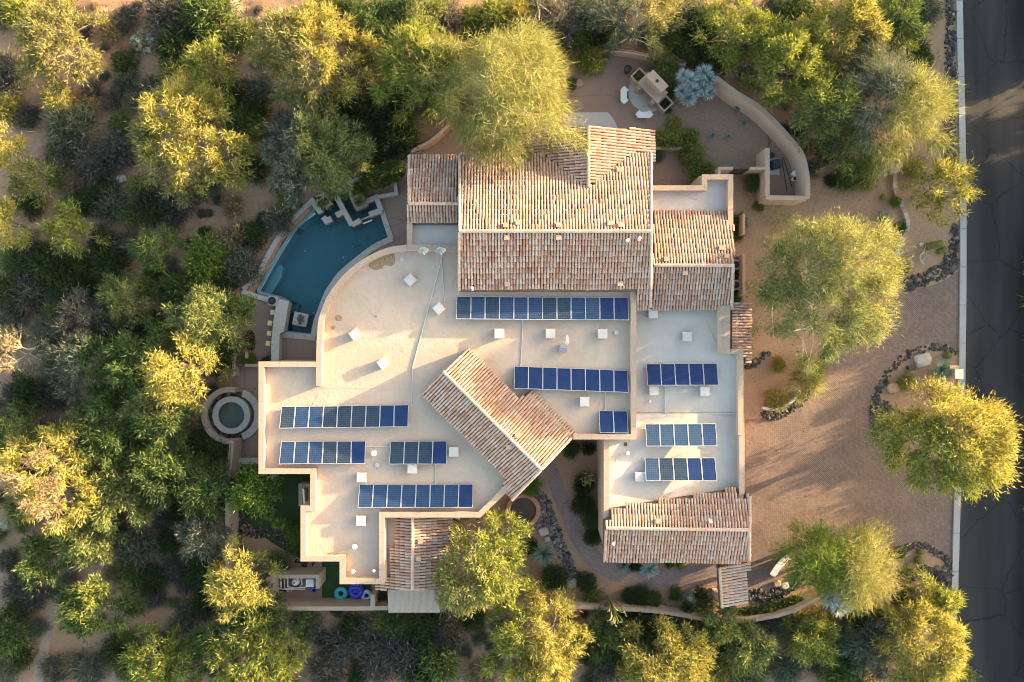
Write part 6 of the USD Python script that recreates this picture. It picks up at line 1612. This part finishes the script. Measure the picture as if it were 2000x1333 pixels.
# garden shrubs
for k_, u, v, rp, lab in (("yellow", 1155, 115, 26, "light green bush left of the patio corner under the iron fence"), ("green2", 1300, 145, 24, "loose green bush behind the fireplace"), ("green", 1310, 175, 16, "small green bush between fireplace and blue yucca"), ("gold", 1317, 241, 14, "small golden bush right of the patio slabs"),
                          ("yellow", 1293, 273, 18, "left of two joined bushes above the planter wall"), ("yellow", 1315, 274, 18, "right of two joined bushes above the planter wall"), ("yellow", 1348, 270, 17, "bush right of the joined pair above the planter wall"), ("yellow", 1351, 300, 21, "bush at the right end of the planter wall"),
                          ("bright", 1369, 338, 25, "bright lime bush touching the short parapet corner"), ("sage", 1288, 304, 10, "small silvery bush below the planter wall"), ("clipped2", 1471, 357, 16, "dark round bush inside the courtyard gate"), ("green2", 1485, 402, 10, "small bush at the corner of the service yard wall"), ("green", 1443, 434, 15, "upper bush along the strip beside the screen wall"), ("green", 1443, 455, 13, "lower bush along the strip beside the screen wall"),
                          ("green", 1438, 585, 12, "bush squeezed beside the lower air conditioner"), ("green", 1118, 160, 10, "tiny green bush by the left edge of the upper patio"),
                          ("bright", 1752, 393, 11, "small round green bush on the stone border"), ("gold", 1790, 331, 17, "round golden bush touching the kerb tree"), ("green", 1766, 443, 10, "small bush at the stone border's lower bend"), ("clipped2", 1764, 522, 13, "round green bush at the tip of the kerb rocks"),
                          ("gold", 1523, 712, 14, "round yellow bush on the gravel right of the garage"), ("gold", 1519, 782, 20, "yellow and red bush behind the curved white edging"), ("yellow", 1459, 682, 12, "yellow-green bush at the awning tiles' lower end"), ("gold", 1775, 745, 15, "round yellow bush beside the utility box"), ("green", 1735, 748, 6, "tiny plant above the reddish boulder"),
                          ("clipped2", 1758, 1082, 11, "green bush in the lower right cactus bed"), ("grey", 1738, 1101, 6, "tiny dark shrub left in the lower right cactus bed"), ("yellow", 1840, 1185, 24, "yellow-green bush against the kerb below the rocks"), ("sage", 1815, 1190, 14, "pale bush left of the kerb bush"),
                          ("clipped", 1140, 945, 18, "dark clipped bush under the pencil cactus"), ("clipped", 1138, 984, 20, "dark clipped bush second down the garage wall"), ("clipped2", 1157, 1016, 17, "green clipped bush third down the garage wall"), ("clipped", 1158, 1048, 16, "dark clipped bush lowest down the garage wall"), ("green", 1117, 880, 15, "green bush in the courtyard corner beside the gable"), ("dark", 1150, 878, 12, "dark bush at the courtyard's top right corner"),
                          ("bright", 1035, 950, 20, "green bush by the tip of the diagonal gable"), ("clipped", 1084, 1126, 23, "dark rounded bush below the spiky agave"), ("clipped", 1146, 1138, 17, "dark bush at the end of the dry creek"), ("green2", 1158, 1167, 18, "pale green bush against the curving wall, left end"), ("clipped", 1230, 1164, 14, "left of three dark bushes below the walkway"), ("clipped", 1250, 1162, 17, "middle of three dark bushes below the walkway"), ("clipped2", 1277, 1170, 15, "right of three dark bushes below the walkway"),
                          ("dark", 1264, 1180, 12, "low bush draping the curving wall"), ("green", 1321, 1162, 13, "green bush below the walkway, right part"), ("dark", 1370, 1161, 12, "dark bush left of the tiled canopy"), ("green2", 1380, 1186, 18, "olive bush at the canopy's lower left"), ("green", 1330, 1103, 10, "green bush under the garage eave"), ("dark", 1242, 1108, 11, "dark bush under the garage eave, left part"), ("dark", 1310, 1103, 9, "small dark bush under the garage eave middle"),
                          ("green", 1000, 1060, 20, "dark green bush left of the spiky agave"), ("dark", 1036, 1070, 14, "dark bush touching the spiky agave"), ("bright", 574, 1040, 18, "green bush in the side lawn bed"), ("green", 580, 1066, 15, "darker bush beside the side lawn rocks"), ("green2", 545, 1105, 24, "feathery green bush above the pool equipment"), ("green", 455, 880, 11, "vine-like bush on the wall below the hot tub"), ("green", 460, 865, 9, "small vine bush right under the hot tub rocks"), ("green", 459, 898, 8, "lowest vine bush on the wall below the hot tub"),
                          ("bright", 487, 704, 13, "green bush in the planter by the patio steps"), ("green", 518, 708, 10, "small green bush behind the counter end"), ("green2", 560, 385, 20, "scrubby bush outside the pool's upper wall"), ("bright", 700, 370, 15, "bright papyrus-like bush between the pool walls"), ("bright", 1555, 1178, 12, "lime bush at the right end of the low hedge")):
    shrub(k_, u, v, rp * 0.92, lab, cat="bush", hs=1.35 if "planter wall" in lab else 1.0)


def hedge(path, w, h, leaf, label, n=2600, L=0.17, wd=0.07, flower=None):
    r = np.random.default_rng(int(path[0][0]))
    p = PP(path, h * 0.8); ln = LineString(p); poly = ln.buffer(w / 2)
    q = points_in(poly, n, r)
    z = h * (0.55 + 0.45 * r.random(len(q))) * (0.85 + 0.3 * meshkit.noise(np.c_[q, np.zeros(len(q))] * 2.2))
    t = Thing("hedge", label, "hedge", at=(*p[len(p) // 2], 0))
    t.add("foliage", blades_from(np.c_[q, z], r.normal(0, 1, (len(q), 3)) + [0, 0, 0.6], L, wd, r), leaf)
    t.add("stems", M(*[cyl((x, y, -0.05), 0.02, h * 0.7, 5) for x, y in points_in(poly.buffer(-w * 0.3), 24, r)]), "bark")
    if flower:
        m = r.random(len(q)) < 0.08
        t.add("flowers", blades_from(np.c_[q, z + 0.05][m], r.normal(0, 1, (m.sum(), 3)) + [0, 0, 1], 0.1, 0.09, r), flower, kind="stuff")


hedge([(722, 352), (748, 343), (770, 333)], 1.5, 1.5, "leaf_green", "large clipped hedge with golden top beside the pool's upper patio", 6500, flower="leaf_gold")
hedge([(1452, 1199), (1490, 1193), (1530, 1183), (1560, 1172)], 0.75, 0.8, "leaf_green", "long low hedge along the curving wall below the canopy", 4200, flower="leaf_gold")
hedge([(487, 656), (487, 676)], 0.8, 0.8, "leaf_dark", "orange-flowered bush in the patio planter by the stools", 900, flower="petal_orange")
hedge([(1276, 118), (1300, 112), (1316, 122)], 0.9, 1.0, "leaf_olive", "orange-flowered shrub behind the upper patio fence", 1200, flower="petal_orange")
hedge([(1295, 208), (1305, 216)], 0.5, 0.5, "leaf_dark", "pink bougainvillea spilling by the fireplace planter", 380, flower="petal_pink")
hedge([(1440, 510), (1441, 570)], 0.4, 0.7, "leaf_dark", "narrow bush strip behind the air conditioners", 700)


def rosette(u, v, rpx, label, leaf="leaf_agave", h=0.5, n=120, w=0.05, name="agave", cat="agave", z=None, heads=None, up=0.5, bend=0.05):
    zz = h if z is None else z
    q = P(u, v, zz); q[2] = 0
    r = np.random.default_rng(int(u * 3 + v))
    t = Thing(name, label, cat, at=(q[0], q[1], 0))
    for (du, dv, rp, hz) in (heads or [(0, 0, rpx, h)]):
        c = P(u + du, v + dv, hz)
        R = PZ(rp, hz)
        a = r.uniform(0, 2 * np.pi, n); el = np.arcsin(r.uniform(-0.05, 1, n) ** 1.0 if up > 0.4 else r.uniform(-0.2, 0.7, n))
        d = np.c_[np.cos(a) * np.cos(el), np.sin(a) * np.cos(el), np.sin(el)]
        s = np.cross(d, [0, 0, 1.0]); s /= np.maximum(np.linalg.norm(s, axis=1, keepdims=True), 1e-6)
        ln = R * r.uniform(0.85, 1.12, (n, 1)); o = c + d * 0.05
        m = o + d * ln * 0.55 + [0, 0, 0.02]; e = o + d * ln - [0, 0, bend]
        v4 = np.stack([o - s * w * 0.35, o + s * w * 0.35, m + s * w * 0.5, m - s * w * 0.5, e], 1).reshape(-1, 3)
        f = np.array([[0, 1, 2], [0, 2, 3], [3, 2, 4]])
        t.add("leaves", (v4, (f[None] + (np.arange(n) * 5)[:, None, None]).reshape(-1, 3)), leaf)
        t.add("trunk", cyl((c[0], c[1], -0.05), 0.09 if hz > 0.7 else 0.05, hz + 0.05, 8, 0.07 if hz > 0.7 else 0.05), "bark")
        if hz > 1.2:
            t.add("dry_skirt", blades_from(np.tile(c - [0, 0, 0.25], (60, 1)), np.c_[np.cos(a[:60]), np.sin(a[:60]), np.full(60, -0.9)], R * 0.55, 0.05, r), "leaf_straw")
    return t


rosette(1360, 165, 30, "cluster of pale blue yucca heads inside the curved courtyard wall", "leaf_blue", 1.9, 150, 0.05, "blue_yucca", "yucca",
        heads=[(-12, -7, 19, 2.1), (14, -22, 19, 2.3), (-16, 29, 18, 1.6), (13, 8, 17, 2.0), (25, -8, 16, 2.1), (-28, 15, 17, 1.7), (-25, -14, 17, 1.9), (24, 17, 15, 1.5), (-4, 13, 17, 1.9)])
rosette(1628, 1172, 28, "blue yucca pair beside the wall under the two-tone trees", "leaf_blue", 1.6, 150, 0.05, "blue_yucca", "yucca", heads=[(-8, -4, 24, 2.9), (8, 14, 19, 2.6), (22, 12, 15, 2.3)])
rosette(1062, 1081, 27, "large spiky green agave beside the dry creek", "leaf_agave", 0.7, 230, 0.035, "agave")
rosette(1838, 722, 24, "spiky grass-like agave below the island boulder", "leaf_agave", 0.6, 200, 0.035, "agave")
rosette(1720, 428, 19, "spiky blue-green agave left of the stone border", "leaf_agave", 0.5, 130, 0.04, "agave")
rosette(1268, 1111, 21, "pale blue agave under the garage eave, largest", "leaf_blue", 0.5, 90, 0.09, "agave"); rosette(1217, 1103, 15, "blue-green agave at the left under the garage eave", "leaf_agave", 0.45, 80, 0.08, "agave")
rosette(1342, 1186, 15, "dark spiky agave against the curving wall", "leaf_dark", 0.6, 110, 0.06, "agave"); rosette(1351, 1174, 9, "small pale agave above the dark spiky one", "leaf_blue", 0.3, 40, 0.1, "agave"); rosette(1346, 1160, 8, "small green agave below the walkway's right part", "leaf_agave", 0.3, 40, 0.07, "agave")
for u, v, lab in ((1440, 213, "small agave nearest the curved wall in the gravel courtyard"), (1453, 241, "second small agave from the curved wall in the gravel"), (1391, 265, "left of two small agaves low in the gravel courtyard"), (1424, 269, "right of two small agaves low in the gravel courtyard")):
    rosette(u, v, 7.5, lab, "leaf_agave", 0.25, 44, 0.04, "agave")
rosette(526, 1006, 13, "upper bright green yucca on the side lawn", "leaf_bright", 1.5, 110, 0.05, "green_yucca", "yucca"); rosette(545, 1024, 14, "lower bright green yucca on the side lawn", "leaf_bright", 1.5, 110, 0.05, "green_yucca", "yucca")
rosette(640, 358, 10, "upper spiky green yucca above the pool's planter block", "leaf_bright", 1.2, 80, 0.05, "green_yucca", "yucca"); rosette(648, 380, 11, "lower spiky green yucca beside the pool's planter block", "leaf_bright", 1.0, 80, 0.05, "green_yucca", "yucca")
rosette(754, 290, 8, "small pale yucca among shrubs above the clipped hedge", "leaf_sage", 1.0, 60, 0.05, "green_yucca", "yucca"); rosette(1716, 302, 13, "silvery agave at the foot of the willowy tree by the kerb", "leaf_sage", 0.4, 50, 0.08, "agave")
rosette(783, 332, 12, "grey-green agave beside the tile roof's left end", "leaf_sage", 0.5, 70, 0.06, "agave"); rosette(338, 553, 8, "small pale agave in the bare dirt left of the pool", "leaf_blue", 0.3, 40, 0.06, "agave")
potted(634, 393, 0.6, 0.28, "wiry round plant in a pot on the pool's planter block", "leaf_grey", L=0.3, blades=260)
t = Thing("planter_block", "square stone block under the wiry potted plant", "stone block", at=P(634, 393)); c = P(634, 393, 0.6); t.add("block", box((c[0], c[1], -0.1), (0.66, 0.66, 1.4), 0.6), "travertine"); t.add("top", box((c[0], c[1], 0.58), (0.7, 0.7, 0.05), 0.6), "travertine")
potted(701, 394, 0.5, 0.36, "tall papyrus in a pot overhanging the upper spa", "leaf_olive", L=0.85, blades=240)
t = Thing("planter_block", "low stone block under the overhanging papyrus", "stone block", at=P(701, 394)); c = P(701, 394, 0.5); t.add("block", box((c[0], c[1], -0.2), (0.95, 0.95, 1.36), 0.45), "travertine"); t.add("top", box((c[0], c[1], 0.49), (1.0, 1.0, 0.03), 0.45), "travertine")

# cacti


def barrel(u, v, r, h, label, leaf="leaf_golden_spine", name="barrel_cactus", lean=0.0):
    q = P(u, v, h * 0.7); q[2] = 0
    t = Thing(name, label, "cactus", at=q)
    n, m = 36, 12
    th = np.linspace(0, 2 * np.pi, n, endpoint=False); ph = np.linspace(-0.6, np.pi / 2 - 0.02, m)
    T, Ph = np.meshgrid(th, ph, indexing="ij")
    rr = r * np.cos(Ph) ** 0.8 * (1 + 0.10 * np.cos(T * 9))
    vv = np.stack([rr * np.cos(T), rr * np.sin(T), h * 0.4 + h * 0.6 * np.sin(Ph)], -1).reshape(-1, 3) + q
    f = []
    for i in range(n):
        for j in range(m - 1):
            a_, b_ = i * m + j, ((i + 1) % n) * m + j
            f += [[a_, b_, b_ + 1], [a_, b_ + 1, a_ + 1]]
    t.add("body", (vv, np.array(f)), "leaf_cactus", smooth=60)
    g = np.random.default_rng(int(u)); p = vv[g.integers(0, len(vv), 260)]
    t.add("spines", blades_from(p, p - q - [0, 0, h * 0.35], 0.07, 0.012, g), leaf)


barrel(1854, 695, 0.26, 0.45, "golden barrel cactus at the top of the driveway island"); barrel(1800, 1079, 0.24, 0.4, "upper golden barrel cactus in the lower right bed"); barrel(1798, 1096, 0.3, 0.5, "lower golden barrel cactus in the lower right bed")
barrel(1846, 488, 0.26, 0.42, "golden barrel cactus right of the saguaro"); barrel(1838, 491, 0.2, 0.34, "brownish barrel cactus just below the saguaro", "leaf_straw"); barrel(1727, 384, 0.22, 0.36, "small golden barrel cactus left of the stone border")
q = P(1812, 482); t = Thing("saguaro_cactus", "ribbed saguaro column leaning out beside the kerb rocks", "cactus", at=q)
n, m = 40, 14; th = np.linspace(0, 2 * np.pi, n, endpoint=False); zs = np.linspace(0, 1, m)
T, Z = np.meshgrid(th, zs, indexing="ij"); rr = 0.24 * np.where(Z > 0.8, np.sqrt(np.maximum(0.0, 1 - ((Z - 0.8) / 0.2) ** 2)), 1) * (1 + 0.12 * np.cos(T * 10)); rr = np.maximum(rr, 0.004)
vv = np.stack([rr * np.cos(T), rr * np.sin(T), -0.1 + Z * 2.0], -1).reshape(-1, 3) + q
f = [[i * m + j, ((i + 1) % n) * m + j, ((i + 1) % n) * m + j + 1] for i in range(n) for j in range(m - 1)] + [[i * m + j, ((i + 1) % n) * m + j + 1, i * m + j + 1] for i in range(n) for j in range(m - 1)]
t.add("column", (vv, np.array(f)), "leaf_cactus", smooth=60); t.add("arm", (lambda k: k)(tube(smoothline([q + [0.15, 0.1, 0.7], q + [0.42, 0.12, 0.8], q + [0.45, 0.12, 1.25]], 5), 0.11, 10)), "leaf_cactus", smooth=60)


def pads(u, v, rpx, label, n=90, name="prickly_pear"):
    q = P(u, v, 0.6); q[2] = ground_z(*q[:2]); R = PZ(rpx)
    g = np.random.default_rng(int(u)); t = Thing(name, label, "cactus", at=q)
    ic_ = trimesh.creation.icosphere(1, 1.0); b, f = np.array(ic_.vertices), np.array(ic_.faces)
    for i in range(n):
        a_ = g.uniform(0, 6.28); rr = R * math.sqrt(g.random()) * 0.9; z = 0.15 + (1 - rr / R) * 0.75 * g.random() + 0.1
        w = b * [0.14, 0.025, 0.19]
        A = trimesh.transformations.euler_matrix(g.normal(0, 0.7), g.normal(0, 0.5), g.uniform(0, 6.28))[:3, :3]
        t.add("pad", (w @ A.T + q + [rr * math.cos(a_), rr * math.sin(a_), z], f), "leaf_cactus" if g.random() < 0.2 else "leaf_pale_pad", smooth=True)


pads(274, 79, 25, "pale prickly pear cactus on bare dirt, upper left")
pads(1350, 1173, 8, "tiny pale prickly pear beside the curving wall", 14)


def sticks(u, v, label, n, h, spread, lean=(0, 0), r=0.035, name="pencil_cactus", mat="leaf_cactus", base=None):
    q = P(u, v, h * 0.6) if base is None else P(*base); q[2] = 0
    g = np.random.default_rng(int(u + v)); t = Thing(name, label, "cactus", at=q)
    for i in range(n):
        a_ = g.uniform(0, 6.28); s = spread * g.uniform(0.3, 1)
        e = q + [s * math.cos(a_) + lean[0], s * math.sin(a_) + lean[1], h * g.uniform(0.75, 1.05)]
        mid = q * 0.5 + e * 0.5 + [g.normal(0, 0.08), g.normal(0, 0.08), h * 0.1]
        t.add("arm", tube(smoothline([q + [0, 0, -0.05], mid, e, e + [g.normal(0, 0.12), g.normal(0, 0.12), 0.12]], 4), np.linspace(r * 1.3, r * 0.7, 13), 6), mat, smooth=True)
    return t


sticks(1145, 930, "pencil cactus with pale curling tips against the garage wall", 20, 2.0, 0.55, (0.0, -0.15), name="pencil_cactus")
sticks(1195, 1185, "tall ocotillo-like cactus with sunlit arms over the curving wall", 13, 3.2, 0.7, (0.2, -0.35), r=0.05, name="ocotillo")
sticks(1785, 1158, "sprawling pale green stick cactus near the lower right rocks", 16, 1.0, 1.0, (0.1, 0.0), name="stick_cactus")
t = tree(1578, 742, 34, 1.7, "light green broom-like shrub at the driveway's left edge", "leaf_willow", name="broom_shrub", cat="shrub", stem="stems", dens=5.0, irr=0.3, n_limb=9, r0=0.03, twigs=False, per=60, L=0.6, w=0.03, sig=0.2, up=0.2, out=1.5, hole=0.1)
tree(1520, 430, 20, 2.0, "pale sprig of brush just below the service yard wall", "leaf_willow", name="broom_shrub", cat="shrub", stem="stems", dens=5.0, n_limb=6, r0=0.03, twigs=False, per=40, L=0.4, w=0.03, sig=0.2, hole=0.1)

# ------------------------------------------------------------------ litter of the wild ground
r = np.random.default_rng(5)
n = 26000
p = np.c_[r.uniform(-42, 34, n), r.uniform(-28, 28, n)]
d = shapely.distance(developed, shapely.points(p))
dens = meshkit.fbm(np.c_[p, np.zeros(n)] * 0.35, 3, 21)
p = p[(d > 0.4) & (r.random(n) < np.clip((dens - 0.42) * 4, 0.02, 1))]
dd = shapely.distance(developed, shapely.points(p)); z = np.clip((dd - 0.2) / 1.5, 0, 1) * relief(p)
k_ = 5
P3 = np.repeat(np.c_[p, z + 0.01], k_, axis=0); P3[:, :2] += r.normal(0, 0.09, (len(P3), 2))
stuff("dry_grass", blades_from(P3, r.normal(0, 1, (len(P3), 3)) * [1, 1, 0.4] + [0, 0, 0.45], 0.22, 0.022, r), "leaf_straw", "thin dry grass and twig litter over the wild dirt", "dry grass")
p = np.c_[r.uniform(-42, 34, 9000), r.uniform(-28, 28, 9000)]
dd = shapely.distance(developed, shapely.points(p)); p = p[dd > 0.3]; dd = dd[dd > 0.3]
z = np.clip((dd - 0.2) / 1.5, 0, 1) * relief(p)
stuff("pebbles", lumps(np.c_[p, z], 0.035, r), "pebbles", "small stones scattered over the wild dirt", "pebbles")
p = points_in(gravel_right.difference(unary_union([drive_poly.buffer(0.1), walk_poly.buffer(0.1)])), 3500, r)
stuff("gravel_stones", lumps(np.c_[p, np.full(len(p), 0.008)], 0.03, r), "pebbles", "loose gravel stones over the tan front yard", "gravel")

p = np.vstack([points_in(Polygon(PP([(1460, 640), (1760, 580), (1860, 700), (1866, 1000), (1600, 1080), (1470, 1060)])), 700, r), points_in(Point(*P(1850, 860)[:2]).buffer(5.5), 600, r), points_in(Point(*P(1640, 1100)[:2]).buffer(4.0), 500, r)])
stuff("fallen_leaves", blades_from(np.c_[p, np.full(len(p), 0.018)], r.normal(0, 1, (len(p), 3)) * [1, 1, 0.03], 0.11, 0.05, r), "leaf_straw", "fallen leaves and twigs scattered over the driveway pavers", "leaf litter")
for u, v, lab in ((697, 482, "small clump of leaves floating in the pool, lower"), (721, 466, "small clump of leaves floating in the pool, upper")):
    c = P(u, v, -0.05); t = Thing("floating_leaves", lab, "leaves", at=c)
    t.add("leaves", blades_from(c + r.normal(0, 0.14, (26, 3)) * [1, 1, 0], r.normal(0, 1, (26, 3)) * [1, 1, 0.02], 0.16, 0.09, r), "leaf_green", kind="stuff")
